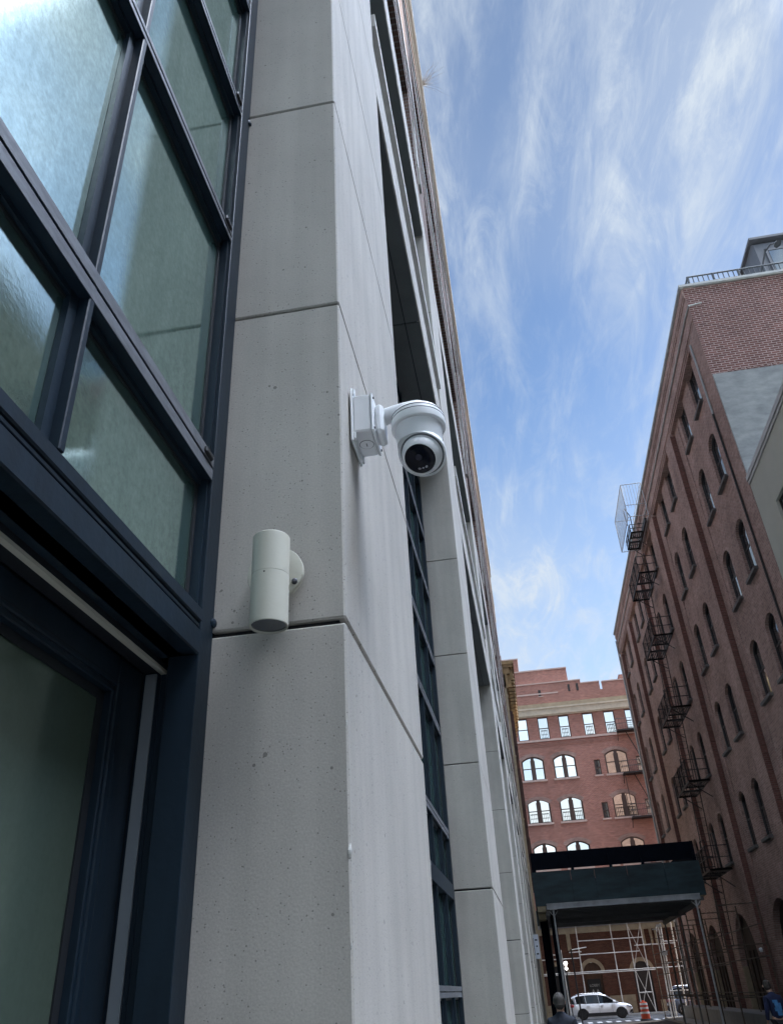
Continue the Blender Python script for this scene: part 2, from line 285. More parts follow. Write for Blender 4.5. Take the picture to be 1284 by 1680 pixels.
# ------------------------------------------------------------------ mesh builder
class MB:
    def __init__(s): s.v = []; s.f = []; s.mi = []; s.m = 0; s.sm = []; s.smooth = False
    def face(s, idx): s.f.append(idx); s.mi.append(s.m); s.sm.append(s.smooth)
    def quad(s, *ps):
        n = len(s.v); s.v += [tuple(q) for q in ps]; s.face(tuple(range(n, n+len(ps))))
    def box(s, x0, x1, y0, y1, z0, z1):
        if x0 > x1: x0, x1 = x1, x0
        if y0 > y1: y0, y1 = y1, y0
        if z0 > z1: z0, z1 = z1, z0
        n = len(s.v)
        s.v += [(x0,y0,z0),(x1,y0,z0),(x1,y1,z0),(x0,y1,z0),(x0,y0,z1),(x1,y0,z1),(x1,y1,z1),(x0,y1,z1)]
        for q in ((0,3,2,1),(4,5,6,7),(0,1,5,4),(1,2,6,5),(2,3,7,6),(3,0,4,7)): s.face(tuple(n+i for i in q))
        return s
    def bbox(s, x0, x1, y0, y1, z0, z1, b=.006):
        """box with chamfered edges"""
        n = len(s.v); P = {}
        xs = (x0, x1); ys = (y0, y1); zs = (z0, z1)
        for i in (0,1):
            for j in (0,1):
                for k in (0,1):
                    sx, sy, sz = (1,-1)[i], (1,-1)[j], (1,-1)[k]
                    for a, d in enumerate(((0,1,1),(1,0,1),(1,1,0))):
                        P[i,j,k,a] = len(s.v); s.v.append((xs[i]+sx*b*d[0], ys[j]+sy*b*d[1], zs[k]+sz*b*d[2]))
        fs = []
        for i in (0,1): fs.append([P[i,0,0,0],P[i,1,0,0],P[i,1,1,0],P[i,0,1,0]][::1 if i else -1])
        for j in (0,1): fs.append([P[0,j,0,1],P[0,j,1,1],P[1,j,1,1],P[1,j,0,1]][::1 if j else -1])
        for k in (0,1): fs.append([P[0,0,k,2],P[1,0,k,2],P[1,1,k,2],P[0,1,k,2]][::1 if k else -1])
        for i in (0,1):
            for j in (0,1): fs.append([P[i,j,0,0],P[i,j,1,0],P[i,j,1,1],P[i,j,0,1]])
        for j in (0,1):
            for k in (0,1): fs.append([P[0,j,k,1],P[1,j,k,1],P[1,j,k,2],P[0,j,k,2]])
        for i in (0,1):
            for k in (0,1): fs.append([P[i,0,k,0],P[i,1,k,0],P[i,1,k,2],P[i,0,k,2]])
        for key in [(i,j,k) for i in (0,1) for j in (0,1) for k in (0,1)]: fs.append([P[(*key,0)],P[(*key,1)],P[(*key,2)]])
        c = Vector(((x0+x1)/2,(y0+y1)/2,(z0+z1)/2))
        for q in fs:
            vs = [Vector(s.v[a]) for a in q]; nn = (vs[1]-vs[0]).cross(vs[2]-vs[0])
            if nn.dot(sum(vs, Vector())/len(vs)-c) < 0: q = q[::-1]
            s.face(tuple(q))
        return s
    def tube(s, a, b, r, r2=None, seg=10, cap=True):
        a = Vector(a); b = Vector(b); d = (b-a); L = d.length
        if L < 1e-6: return s
        d.normalize(); u = d.orthogonal().normalized(); w = d.cross(u); r2 = r if r2 is None else r2; n = len(s.v)
        for q, rr in ((a, r), (b, r2)):
            for i in range(seg):
                t = 2*math.pi*i/seg; s.v.append(tuple(q+u*math.cos(t)*rr+w*math.sin(t)*rr))
        sm = s.smooth; s.smooth = True
        for i in range(seg): j = (i+1) % seg; s.face((n+i, n+j, n+seg+j, n+seg+i))
        s.smooth = False
        if cap: s.face(tuple(n+i for i in range(seg))[::-1]); s.face(tuple(n+seg+i for i in range(seg)))
        s.smooth = sm; return s
    def path(s, pts, r, seg=8):
        for a, b in zip(pts, pts[1:]): s.tube(a, b, r, seg=seg)
        return s
    def lathe(s, org, axis, prof, seg=32, smooth=True):
        """prof: list of (distance along axis, radius)"""
        o = Vector(org); d = Vector(axis).normalized(); u = d.orthogonal().normalized(); w = d.cross(u); n = len(s.v)
        for h, r in prof:
            for i in range(seg):
                t = 2*math.pi*i/seg; s.v.append(tuple(o+d*h+(u*math.cos(t)+w*math.sin(t))*r))
        sm = s.smooth; s.smooth = smooth
        for k in range(len(prof)-1):
            for i in range(seg): j = (i+1) % seg; s.face((n+k*seg+i, n+k*seg+j, n+(k+1)*seg+j, n+(k+1)*seg+i))
        s.smooth = False
        if prof[0][1] > 1e-4: s.face(tuple(n+i for i in range(seg))[::-1])
        if prof[-1][1] > 1e-4: s.face(tuple(n+(len(prof)-1)*seg+i for i in range(seg)))
        s.smooth = sm; return s
    def prism(s, poly, axis, a, b):
        """extrude 2-D polygon along axis ('x': poly=(y,z); 'y': poly=(x,z); 'z': poly=(x,y))"""
        n = len(s.v); k = len(poly)
        for t in (a, b):
            for (q, w) in poly: s.v.append({'x': (t, q, w), 'y': (q, t, w), 'z': (q, w, t)}[axis])
        s.face(tuple(range(n, n+k))); s.face(tuple(range(n+k, n+2*k))[::-1])
        for i in range(k): j = (i+1) % k; s.face((n+i, n+k+i, n+k+j, n+j))
        return s
    def bar(s, a, b, w, h, upv=(0, 0, 1)):
        a = Vector(a); b = Vector(b); d = (b-a).normalized(); u = d.cross(Vector(upv))
        if u.length < 1e-4: u = d.cross(Vector((1, 0, 0)))
        u.normalize(); k = u.cross(d); n = len(s.v)
        for q in (a, b):
            for i, j in ((-1,-1),(1,-1),(1,1),(-1,1)): s.v.append(tuple(q+u*i*w/2+k*j*h/2))
        for q in ((0,3,2,1),(4,5,6,7),(0,1,5,4),(1,2,6,5),(2,3,7,6),(3,0,4,7)): s.face(tuple(n+i for i in q))
        return s
    def build(s, name, mats, parent=None, fix=True):
        me = bpy.data.meshes.new(name); me.from_pydata(s.v, [], s.f)
        if not isinstance(mats, (list, tuple)): mats = [mats]
        for m in mats: me.materials.append(MT[m] if isinstance(m, str) else m)
        for pl, mi, sm in zip(me.polygons, s.mi, s.sm): pl.material_index = mi; pl.use_smooth = sm
        if fix:
            import bmesh
            bm = bmesh.new(); bm.from_mesh(me); bmesh.ops.recalc_face_normals(bm, faces=bm.faces); bm.to_mesh(me); bm.free()
        me.update()
        if any(s.sm): me.set_sharp_from_angle(angle=math.radians(32))
        o = bpy.data.objects.new(name, me); C.objects.link(o)
        if parent: o.parent = parent
        return o
def empty(name, label, cat, loc=(0, 0, 0), rz=0, group=None):
    o = bpy.data.objects.new(name, None); C.objects.link(o); o.location = loc; o.rotation_euler = (0, 0, rz); o.empty_display_size = .2
    o['label'] = label; o['category'] = cat
    if group: o['group'] = group
    return o
def tag(o, label, cat, group=None):
    o['label'] = label; o['category'] = cat
    if group: o['group'] = group
    return o
def struct(o): o['kind'] = 'structure'; return o
def part(parent, name, m, fn, label=None, fix=True):
    b = MB(); fn(b); o = b.build(name, m, parent, fix)
    if label: o['label'] = label
    return o
def cpart(src, parent, loc):      # copy of a part (and its children) sharing its mesh
    o = src.copy(); C.objects.link(o); o.parent = parent; o.location = loc
    for ch in list(src.children):
        c = ch.copy(); C.objects.link(c); c.parent = o
    return o

# wall in local (u, v) mapped to 3-D by fn(u, v, d) with d = depth inwards
def arch_pts(ua, ub, za, zb, rise, n=10):
    """outline from lower left, clockwise over the top to lower right; top edge arched by rise"""
    pts = [(ua, za)]
    if rise <= 0: return [(ua, za), (ua, zb), (ub, zb), (ub, za)]
    w = (ub-ua)/2; cx = (ua+ub)/2; R = (w*w+rise*rise)/(2*rise); cz = zb-R
    a0 = math.asin(min(1, w/R)); 
    if rise > w: a0 = math.pi-a0
    for i in range(n+1):
        a = -a0+2*a0*i/n; pts.append((cx+R*math.sin(a), cz+R*math.cos(a)))
    pts.append((ub, za)); return pts
def wall_rows(b, fn, u0, u1, rows, depth=.25):
    """rows: (z0, z1, [holes (ua,ub,za,zb,rise)]); faces laid flat in one plane plus the reveals of the holes"""
    for z0, z1, holes in rows:
        cur = u0
        for (ua, ub, za, zb, rise) in sorted(holes):
            if ua > cur: b.quad(fn(cur, z0, 0), fn(ua, z0, 0), fn(ua, z1, 0), fn(cur, z1, 0))
            if za > z0: b.quad(fn(ua, z0, 0), fn(ub, z0, 0), fn(ub, za, 0), fn(ua, za, 0))
            P = arch_pts(ua, ub, za, zb, rise); top = P[1:-1]
            for p1, p2 in zip(top, top[1:]): b.quad(fn(p1[0], p1[1], 0), fn(p2[0], p2[1], 0), fn(p2[0], z1, 0), fn(p1[0], z1, 0))
            loop = P+[P[0]]
            for p1, p2 in zip(loop, loop[1:]): b.quad(fn(p1[0], p1[1], 0), fn(p2[0], p2[1], 0), fn(p2[0], p2[1], depth), fn(p1[0], p1[1], depth))
            cur = ub
        if cur < u1: b.quad(fn(cur, z0, 0), fn(u1, z0, 0), fn(u1, z1, 0), fn(cur, z1, 0))
def flat_poly(b, fn, P, d): b.quad(*[fn(u, v, d) for u, v in P])
def frame_poly(b, fn, P, w, d0, d1, cx, cz):
    """picture-frame strip following outline P (shrunk towards centre by w), from depth d0 to d1"""
    def sh(q):
        dx = cx-q[0]; dz = cz-q[1]; return (q[0]+math.copysign(min(w, abs(dx)), dx), q[1]+math.copysign(min(w, abs(dz)), dz))
    Q = [sh(q) for q in P]
    for i in range(len(P)):
        j = (i+1) % len(P)
        b.quad(fn(*P[i], d0), fn(*P[j], d0), fn(*Q[j], d0), fn(*Q[i], d0))
        b.quad(fn(*Q[i], d0), fn(*Q[j], d0), fn(*Q[j], d1), fn(*Q[i], d1))
    return Q

# ================================================================== SETTING
gnd = MB(); gnd.quad((-400, -300, 0), (400, -300, 0), (400, 700, 0), (-400, 700, 0)); struct(gnd.build('ground', 'asphalt'))
def slab(name, x0, x1, y0, y1, z1, kerb_side=None):
    b = MB(); b.m = 0; b.box(x0, x1, y0, y1, .01, z1)
    if kerb_side == 'x1': b.m = 1; b.box(x1, x1+.15, y0, y1, .01, z1+.003)
    if kerb_side == 'x0': b.m = 1; b.box(x0-.15, x0, y0, y1, .01, z1+.003)
    if kerb_side == 'y0': b.m = 1; b.box(x0, x1, y0-.15, y0, .01, z1+.003)
    return struct(b.build(name, ['paving', 'kerb']))
slab('pavement', -.29, 1.15, -14, 60.5, .12, 'x1')
slab('pavement', 7.2, 9.2, -14, 60.8, .12, 'x0')
slab('pavement', -60, 90, 73.2, 75.95, .12, 'y0')
ln = MB()
for x in range(-56, 86, 6): ln.box(x, x+3, 67.0, 67.12, .004, .008)
for k in range(12): ln.box(.6+k*.6, .9+k*.6, 61.4, 63.2, .004, .008)
struct(ln.build('road_marking', 'paint'))

# ------------------------------------------------------------------ LEFT BUILDING (local x out of the face, y along the street)
LB = empty('concrete_building', 'grey precast concrete and brown brick building running along the left side of the alley', 'building', (-.3015, 1.45, 0), -.0035)
PIL = [(-6.4, -5.2), (0, 1.17), (4.91, 6.4), (11.7, 13.1), (16.75, 17.95), (21.8, 23.0), (26.9, 28.1), (32.0, 33.2), (37.1, 38.3), (42.2, 43.4), (46.2, 47.3)]
JZ = [0, .70, 1.605, 2.51, 3.406, 4.31, 5.215, 6.32, 7.25, 8.3, 9.55, 10.3]
D = .28
for (a, c) in PIL:
    b = MB(); b.m = 0
    for i, (z0, z1) in enumerate(zip(JZ, JZ[1:])):
        g0 = .006 if abs(z0-2.51) < .01 else .003; g1 = .006 if abs(z1-2.51) < .01 else .003
        b.bbox(-.285, 0, a, c, z0+g0, z1-g1, .004 if a < 10 else .003)
    b.m = 1; b.box(-.30, -.016, a+.014, c-.014, 0, 10.295)
    b.build('pillar', ['concrete', 'joint'], LB)
bays = [(PIL[i][1], PIL[i+1][0]) for i in range(len(PIL)-1)]
RZ = [2.88, 3.65, 4.23, 4.85, 5.45, 6.05]
for bi, (a, c) in enumerate(bays):
    near = bi <= 1
    # spandrel over the tall opening, with its soffit
    b = MB(); b.m = 0
    n = max(1, round((c-a)/2.2)); w = (c-a)/n
    for k in range(n): b.bbox(-.30, -.002, a+k*w+.002, a+(k+1)*w-.002, 6.333, 6.82, .004)
    b.m = 1
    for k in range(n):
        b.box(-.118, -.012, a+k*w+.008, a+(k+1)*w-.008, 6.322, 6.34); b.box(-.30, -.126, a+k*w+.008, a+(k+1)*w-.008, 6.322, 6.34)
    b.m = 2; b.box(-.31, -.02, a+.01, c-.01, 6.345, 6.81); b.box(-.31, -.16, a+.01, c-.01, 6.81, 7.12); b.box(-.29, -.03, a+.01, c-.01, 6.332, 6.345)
    b.build('spandrel', ['concrete', 'soffit', 'joint'], LB)
    b = MB(); b.box(-.30, .018, a+.06, c-.06, 7.14, 7.28); b.build('ledge', 'stone', LB)
    b = MB(); b.m = 0; b.bbox(-.30, -.001, a+.002, c-.002, 9.57, 10.3, .004)
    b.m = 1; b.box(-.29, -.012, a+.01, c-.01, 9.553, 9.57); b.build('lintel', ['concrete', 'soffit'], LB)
    # upper window
    wn = part(LB, 'window', 'navy', lambda b: [b.box(-.34, -.285, a, a+.06, 7.285, 9.56), b.box(-.34, -.285, c-.06, c, 7.285, 9.56), b.box(-.34, -.285, a+.06, c-.06, 7.285, 7.35), b.box(-.34, -.286, a+.05, c-.05, 9.5, 9.56)]
              + [b.box(-.34, -.29, v, v+.04, 7.35, 9.55) for v in [a+.06+k*(c-a-.12)/6 for k in range(1, 6)]])
    part(wn, 'glass', 'glass', lambda b: b.box(-.36, -.33, a+.01, c-.01, 7.285, 9.56))
    # tall window
    z0 = 2.443 if bi == 0 else .25
    wn = part(LB, 'window', 'navy', lambda b: [b.bbox(-.34, -.279, c-.066, c-.001, 0, 6.33, .0012), b.bbox(-.34, -.279, a+.001, a+.066, 0, 6.33, .0012),
              b.box(-.335, -.285, a+.06, c-.06, 6.27, 6.328), b.box(-.335, -.288, c-.074, c-.066, z0, 6.33), b.box(-.335, -.288, a+.066, a+.074, z0, 6.33)])
    part(wn, 'glass', 'glass', lambda b: b.box(-.34, -.312, a+.01, c-.01, z0, 6.34))
    part(wn, 'gasket', 'gasket', lambda b: [b.box(-.3115, -.307, c-.085, c-.074, z0, 6.33)] + [b.box(-.3116, -.3085, a+.07, c-.07, z-.05, z-.044) for z in RZ])
    rz = ([2.50] if bi else [])+RZ+([1.88, .9] if bi else [])
    for z in rz:
        def fr(b, z=z):
            h = .031 if (z < 3 or bi) else .017
            if near:
                b.m = 1; b.bbox(-.327, -.2802, a+.066, c-.067, z-h, z-.002, .0012); b.bbox(-.327, -.2792, a+.066, c-.067, z+.002, z+h, .0012); b.box(-.32, -.284, a+.07, c-.07, z-h+.004, z+h-.004); b.m = 0; b.box(-.2802, -.2796, a+.067, c-.068, z-h+.0008, z-.003); b.box(-.2792, -.2784, a+.067, c-.068, z+.003, z+h-.0008)  # thin pale strips paint the sky-lit fronts onto navy rails
            else: b.box(-.327, -.279, a+.066, c-.067, z-h, z+h)
            if near: b.m = 1; b.box(-.3118, -.3015, a+.07, c-.07, z-h-.013, z-h+.004)
        part(wn, 'rail', ['rail', 'navy'], fr)
    if bi == 0: vs = [-.615-.545*k for k in range(8)]
    else:
        n = round((c-a)/.545); vs = [a+(c-a)*k/n for k in range(1, n)]
    for v in vs:
        part(wn, 'mullion', 'navy', lambda b: [b.bbox(-.327, -.2805, v-.002, v+.013, (2.545 if bi == 0 else z0+.02), 6.32, .002), b.box(-.3115, -.300, v-.024, v+.024, (2.545 if bi == 0 else z0+.02), 6.31)])
    if bi == 0:
        # deep transom over the door: two stepped bands with dark grooves
        def tr(b):
            b.bbox(-.36, -.2785, a+.01, c-.062, 2.443, 2.4955, .003); b.bbox(-.36, -.282, a+.01, c-.066, 2.500, 2.5075, .001)
            b.bbox(-.345, -.2785, a+.01, c-.055, 2.5115, 2.541, .003)
        part(wn, 'transom', 'navy', tr)
        part(wn, 'groove', 'gasket', lambda b: b.box(-.34, -.286, a+.02, c-.07, 2.49, 2.52))
        for z in (2.88, 3.65, 4.23):
            part(wn, 'catch', 'plastic', lambda b: b.bbox(-.283, -.272, c-.125, c-.083, z+.008, z+.024, .003))
    else:
        part(wn, 'transom', 'navy', lambda b: b.box(-.34, -.277, a+.066, c-.067, 2.44, 2.54))
# door in the nearest bay
c = 0.0
dr = part(LB, 'door', 'navy', lambda b: [b.bbox(-.43, -.41, -.118, -.022, 0, 2.432, .003), b.bbox(-.43, -.41, -1.03, -.118, 2.375, 2.432, .003), b.bbox(-.43, -.41, -1.12, -1.03, 0, 2.432, .003),
      b.bbox(-.436, -.4125, -.130, -.118, .2, 2.375, .002), b.bbox(-.436, -.4125, -1.03, -.118, 2.362, 2.375, .002), b.bbox(-.43, -.41, -1.03, -.13, 0, .2, .003)])
part(dr, 'glass', 'doorglass', lambda b: b.box(-.45, -.432, -1.05, -.10, .15, 2.4))
part(dr, 'gasket', 'gasket', lambda b: [b.box(-.4315, -.428, -.150, -.130, .2, 2.362), b.box(-.4315, -.428, -1.03, -.13, 2.345, 2.362), b.box(-.425, -.4095, -.026, -.0225, 0, 2.43), b.box(-.4105, -.4097, -.0995, -.098, 0, 2.385), b.box(-.4105, -.4097, -1.0, -.098, 2.3835, 2.385)])
part(dr, 'pull_handle', 'alu', lambda b: [b.tube((-.36, -.96, .8), (-.36, -.96, 1.4), .012), b.tube((-.36, -.96, .85), (-.41, -.96, .85), .008), b.tube((-.36, -.96, 1.35), (-.41, -.96, 1.35), .008)])
dj = part(LB, 'door_jamb', 'navy', lambda b: [b.bbox(-.45, -.285, -.017, -.0005, 0, 2.44, .001), b.bbox(-.33, -.283, -.03, -.017, 0, 2.44, .002), b.bbox(-.372, -.352, -.024, -.017, 0, 2.44, .002)])
part(dj, 'strip', 'alu', lambda b: b.bbox(-.405, -.382, -.0225, -.0175, 0, 2.43, .001))
part(dj, 'head_strip', 'gasket', lambda b: b.bbox(-.41, -.36, -3.5, -.018, 2.4335, 2.447, .001))
part(dj, 'head_seal', 'cream', lambda b: b.box(-.372, -.360, -3.5, -.020, 2.426, 2.433))
# other ground-floor door panels further left, out of view but reflected and seen from the side
part(LB, 'door_panel', 'navy', lambda b: [b.box(-.45, -.41, v, v+.1, 0, 2.43) for v in (-2.15, -3.2, -4.2)]+[b.box(-.45, -.415, -5.2, -1.125, 2.37, 2.43)])
part(LB, 'side_glazing', 'doorglass', lambda b: b.box(-.46, -.44, -5.2, -1.12, .1, 2.38))
# small dark weather caps where the frame meets the pillar joints
for z in (2.533, 4.27):
    part(LB, 'bolt_cap', 'navy', lambda b: b.lathe((-.279, -.006, z), (1, -.3, 0), [(0, .010), (.004, .0095), (.006, .006), (.0065, .0001)], 14))
for v, z, r_ in ((.0, 2.075, .011), (.0, 2.30, .006), (.0, 1.93, .006), (.0, 2.98, .005), (1.17, 2.2, .008)):
    part(LB, 'chipped_patch', 'stone', lambda b: b.lathe((-.0035, v+.001, z-r_), (.1, .1, 1), [(0, .001), (r_*.5, r_*.34), (r_*1.1, r_*.42), (r_*1.7, r_*.25), (r_*2.2, .001)], 7, False))
# brick upper storeys
def fnL(v, z, d): return (-d, v, z)
holes = lambda za, zb, q=.45: [(a+q, c-q, za, zb, 0) for (a, c) in bays]
def upper(b):
    wall_rows(b, fnL, -6.4, 47.3, [(10.303, 14.0, holes(10.31, 12.5, .02)), (14.0, 18.4, holes(14.9, 17.3)), (18.4, 22.6, holes(19.3, 21.6)), (22.6, 26.4, [])], .24)
    b.quad((0, 47.3, 0), (-12, 47.3, 0), (-12, 47.3, 26.4), (0, 47.3, 26.4)); b.quad((0, -6.4, 10.303), (-12, -6.4, 10.303), (-12, -6.4, 26.4), (0, -6.4, 26.4)); b.quad((0, -6.4, 26.4), (0, 47.3, 26.4), (-12, 47.3, 26.4), (-12, -6.4, 26.4))
part(LB, 'brick_wall', 'brickL', upper)
for z, h, o_ in ((12.9, .1, .012), (14.0, .33, .018), (18.4, .36, .022), (22.6, .2, .03), (23.6, .12, .04), (25.9, .2, .075), (26.4, .3, .10)):
    part(LB, 'stone_band', 'stone', lambda b: b.box(-.2, o_, -6.45, 47.35, z, z+h))
for (a, c) in bays:
    for za, zb in ((10.32, 12.49), (14.9, 17.3), (19.3, 21.6)):
        wn = part(LB, 'window', 'navy', lambda b: [b.box(-.22, -.15, v, v+.05, za, zb) for v in [a+.46+k*(c-a-.96)/5 for k in range(6)]]+[b.box(-.22, -.15, a+.46, c-.46, (za+zb)/2-.03, (za+zb)/2+.03)])
        part(wn, 'glass', 'darkglass', lambda b: b.box(-.24, -.2, a+.4, c-.4, za-.02, zb+.02))
part(LB, 'inner_wall', 'soffit', lambda b: b.box(-12, -.47, -6.3, 47.2, 0, 10.3))
part(LB, 'end_wall', 'brickL', lambda b: b.box(-12, -.31, 47.2, 47.25, 0, 10.3))
for v, z in ((5.1, 12.4), (11.9, 12.4), (17.0, 12.4), (22.1, 12.4), (27.1, 12.4)):
    part(LB, 'scupper', 'stone', lambda b: [b.box(-.05, .020, v, v+.3, z-1.2, z-.2), b.box(-.05, .03, v+.02, v+.16, z-1.6, z-1.25)])

# dry weed growing out of the parapet
b = MB(); rr = random.Random(3)
for k in range(46):
    a = rr.uniform(-1.2, 1.2); e = rr.uniform(-.2, 1.2); L = rr.uniform(.3, 1.1)
    p0 = Vector((0, 0, 0)); d = Vector((math.cos(a)*math.cos(e), math.sin(a)*math.cos(e), math.sin(e)))
    for s_ in range(4):
        p1 = p0+d*L/4; b.tube(p0, p1, (.0050-.0011*s_), (.0039-.0011*s_), 4, False); p0 = p1; d = (d+Vector((rr.uniform(-.3, .3), rr.uniform(-.3, .3), rr.uniform(-.3, .3)))).normalized()
o = b.build('dry_weed', 'twig'); o.location = (-.2, 14.6, 26.6); tag(o, 'wispy dry weed growing out of the brick parapet high on the left building', 'plant')

# ------------------------------------------------------------------ CORNER BUILDING beyond it, with the deep bracketed cornice
CB = empty('corner_building', 'tan stone corner building at the far left with a deep ochre bracketed cornice', 'building', (0, 48.9, 0))
part(CB, 'wall', 'tan_stone', lambda b: [b.box(-14, 0, 0, 12, 0, 19.1), b.box(0, .04, .0, 12, 17.6, 17.75), b.box(0, .04, .4, 12, 14.0, 14.12), b.box(0, .04, .4, 12, 10.4, 10.5)])
def corn(b):
    b.box(-.3, .62, -.05, 12.1, 19.72, 19.95); b.box(-.3, .54, -.02, 12.08, 19.52, 19.72); b.box(-.3, .30, 0, 12.05, 19.1, 19.52); b.box(-.2, .14, 0, 12.05, 18.2, 19.1)
    for k in range(17):
        y = .15+k*.72; b.prism([(y, 19.52), (y, 19.15), (y+.05, 18.75), (y+.27, 18.75), (y+.32, 19.15), (y+.32, 19.52)], 'x', .14, .50); b.box(.14, .34, y+.05, y+.27, 18.3, 18.75)
        b.lathe((.5, y+.16, 19.05), (1, 0, 0), [(0, .12), (.03, .10), (.05, .04)], 10)
part(CB, 'cornice', 'cornice', corn)
part(CB, 'parapet', 'brickB', lambda b: b.box(-6, -.1, .0, 12, 19.95, 20.35))
for z in (15.0, 11.3, 7.6):
    for y in (1.6, 4.6, 7.6, 10.2):
        wn = part(CB, 'window', 'sashdark', lambda b: b.box(-.02, .015, y, y+1.1, z, z+2.2))
        part(wn, 'shutter', 'rustiron', lambda b: b.prism([(.0, z), (.22, z), (.22, z+1.9), (.17, z+2.15), (.0, z+2.25)], 'y', y+1.12, y+1.16))
        part(wn, 'shutter', 'rustiron', lambda b: b.prism([(.0, z), (.22, z), (.22, z+1.9), (.17, z+2.15), (.0, z+2.25)], 'y', y-.06, y-.02))

# ------------------------------------------------------------------ RIGHT BRICK BUILDING
RB = empty('brick_building', 'tall old purple brown brick warehouse with arched windows on the right side of the alley', 'building')
REC = [(25.75, 31.7), (32.9, 39.12), (40.3, 46.5), (47.7, 53.8), (55.0, 60.1)]
ROWS = [(6.35, 8.65, .3), (10.25, 12.52, .3), (13.97, 16.25, .3), (17.82, 20.12, .3), (21.45, 23.66, .06)]
RK = 1.012
ROWS = [((a-1.85)*RK+1.85, (b_-1.85)*RK+1.85, c_) for a, b_, c_ in ROWS]
def fnR(v, z, d): return (9.24+d, v, z)
def rw(b):
    for k, (a, c) in enumerate(REC):
        y1 = (26.42+7.37*k)*RK; H = [(y1, y1+1.16), (y1+2.47*RK, y1+2.47*RK+1.16)]
        ac = min(28.6+7.37*k, 57.6)
        rows = [(0, 5.6, [(ac-1.95, ac+1.95, 0, 4.5, 1.85)])]
        zs = [5.6, 9.4, 13.2, 17.05, 20.9, 24.05]
        for (za, zb, rs), r0, r1 in zip(ROWS, zs, zs[1:]): rows.append((r0, r1, [(p_, q_, za+.12, zb, rs) for p_, q_ in H]))
        wall_rows(b, fnR, a, c, rows, .27)
    P = [24.3]+[q for rc in REC for q in rc]+[60.9]
    for i in range(0, len(P), 2): b.box(9.0, 9.4, P[i], P[i+1], 0, 23.72)
    b.box(9.0, 9.4, 24.3, 60.9, 23.96, 25.6)
    b.box(9.032, 9.4, 24.34, 60.86, 23.84, 23.957); b.box(9.066, 9.4, 24.34, 60.86, 23.723, 23.837)
    b.box(8.965, 9.0, 24.32, 60.92, 25.1, 25.22); b.box(8.94, 9.0, 24.32, 60.92, 25.223, 25.55)
part(RB, 'wall', 'brickR', rw)
for a, c in REC: part(RB, 'pier_edge', 'brickRed', lambda b: [b.box(9.004, 9.238, c-.012, c-.001, .2, 23.6)])  # facing whose dark colour carries the shade on each recess return
part(RB, 'far_wall', 'brickR', lambda b: b.box(9.02, 28, 60.6, 60.88, 0, 25.5))
part(RB, 'dark_interior', 'joint', lambda b: b.box(9.62, 9.7, 24.5, 60.5, 0, 24))
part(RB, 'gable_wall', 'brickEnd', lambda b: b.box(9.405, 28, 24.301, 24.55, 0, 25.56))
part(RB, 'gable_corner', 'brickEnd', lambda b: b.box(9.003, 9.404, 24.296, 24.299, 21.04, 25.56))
part(RB, 'cement_panel', 'cement', lambda b: b.box(9.02, 27, 24.262, 24.295, 0, 21.04))
part(RB, 'dentil_course', 'brickEnd', lambda b: [b.box(9.6+k*.23, 9.72+k*.23, 24.25, 24.3, 21.05, 21.13) for k in range(60)])
part(RB, 'coping', 'coping', lambda b: [b.box(8.86, 9.45, 24.2, 60.98, 25.603, 25.72), b.box(9.45, 28, 24.2, 24.62, 25.603, 25.72), b.box(8.89, 9.0, 24.23, 60.95, 25.56, 25.60), b.box(9.45, 28, 24.23, 24.29, 25.57, 25.60)])
part(RB, 'roof', 'roofing', lambda b: b.box(9.3, 28, 24.5, 60.7, 25.2, 25.4))
part(RB, 'conduit', 'coping', lambda b: [b.tube((8.955, 24.9, 24.55), (8.955, 60.5, 24.55), .035), b.tube((8.955, 24.9, 24.55), (9.0, 24.2, 24.55), .035), b.tube((9.0, 24.22, 24.55), (9.5, 24.22, 24.62), .03)])
part(RB, 'drainpipe', 'coping', lambda b: b.tube((8.96, 25.35, 20.0), (8.96, 25.35, 23.5), .04))
part(RB, 'drainpipe', 'iron', lambda b: b.tube((8.955, 25.3, 0), (8.955, 25.34, 20.0), .038))
part(RB, 'corner_pipe', 'coping', lambda b: b.tube((8.93, 60.8, 0.2), (8.93, 60.8, 25.0), .06))
for y in (29.9, 37.2, 44.4): part(RB, 'thin_pipe', 'brickR', lambda b: b.box(9.20, 9.238, y+.9, y+.96, 5.2, 23.5))
def win_part(z, zb, rs, first=[{}]):
    key = rs
    cache = first[0]
    if key not in cache:
        w = 1.16; h = zb-z
        fn = lambda u, v, d: (9.24+d, u, v)
        P = arch_pts(0, w, .12, h, rs)
        b = MB(); Q = frame_poly(b, fn, P, .055, .12, .19, w/2, h/2)
        Q2 = frame_poly(b, fn, Q, .04, .135, .19, w/2, h/2)
        b.box(9.24+.14, 9.24+.19, .05, w-.05, h*.52, h*.52+.06); b.box(9.24+.125, 9.24+.17, .02, w-.02, .12, .20)
        root = b.build('window', 'sashdark', None)
        g = MB(); g.quad(*[fn(u, v, .225) for u, v in P if v > h*.5]+[fn(w, h*.5, .225), fn(0, h*.5, .225)][:2]); 
        g = MB(); g.box(9.24+.180, 9.24+.187, .03, w-.03, h*.53, h-(rs*.35)); g.box(9.24+.158, 9.24+.166, .03, w-.03, .15, h*.53)
        g.build('glass', 'paneglass', root)
        s_ = MB(); s_.bbox(9.09, 9.4, -.09, w+.09, 0, .12, .01); s_.build('sill', 'sill', root)
        root.parent = RB; cache[key] = root; return root, True
    return cache[key], False
for k in range(5):
    for y in ((26.42+7.37*k)*RK, (28.89+7.37*k)*RK):
        for za, zb, rs in ROWS:
            o, new = win_part(za, zb, rs)
            if new: o.location = (0, y, za)
            else: cpart(o, RB, (0, y, za))
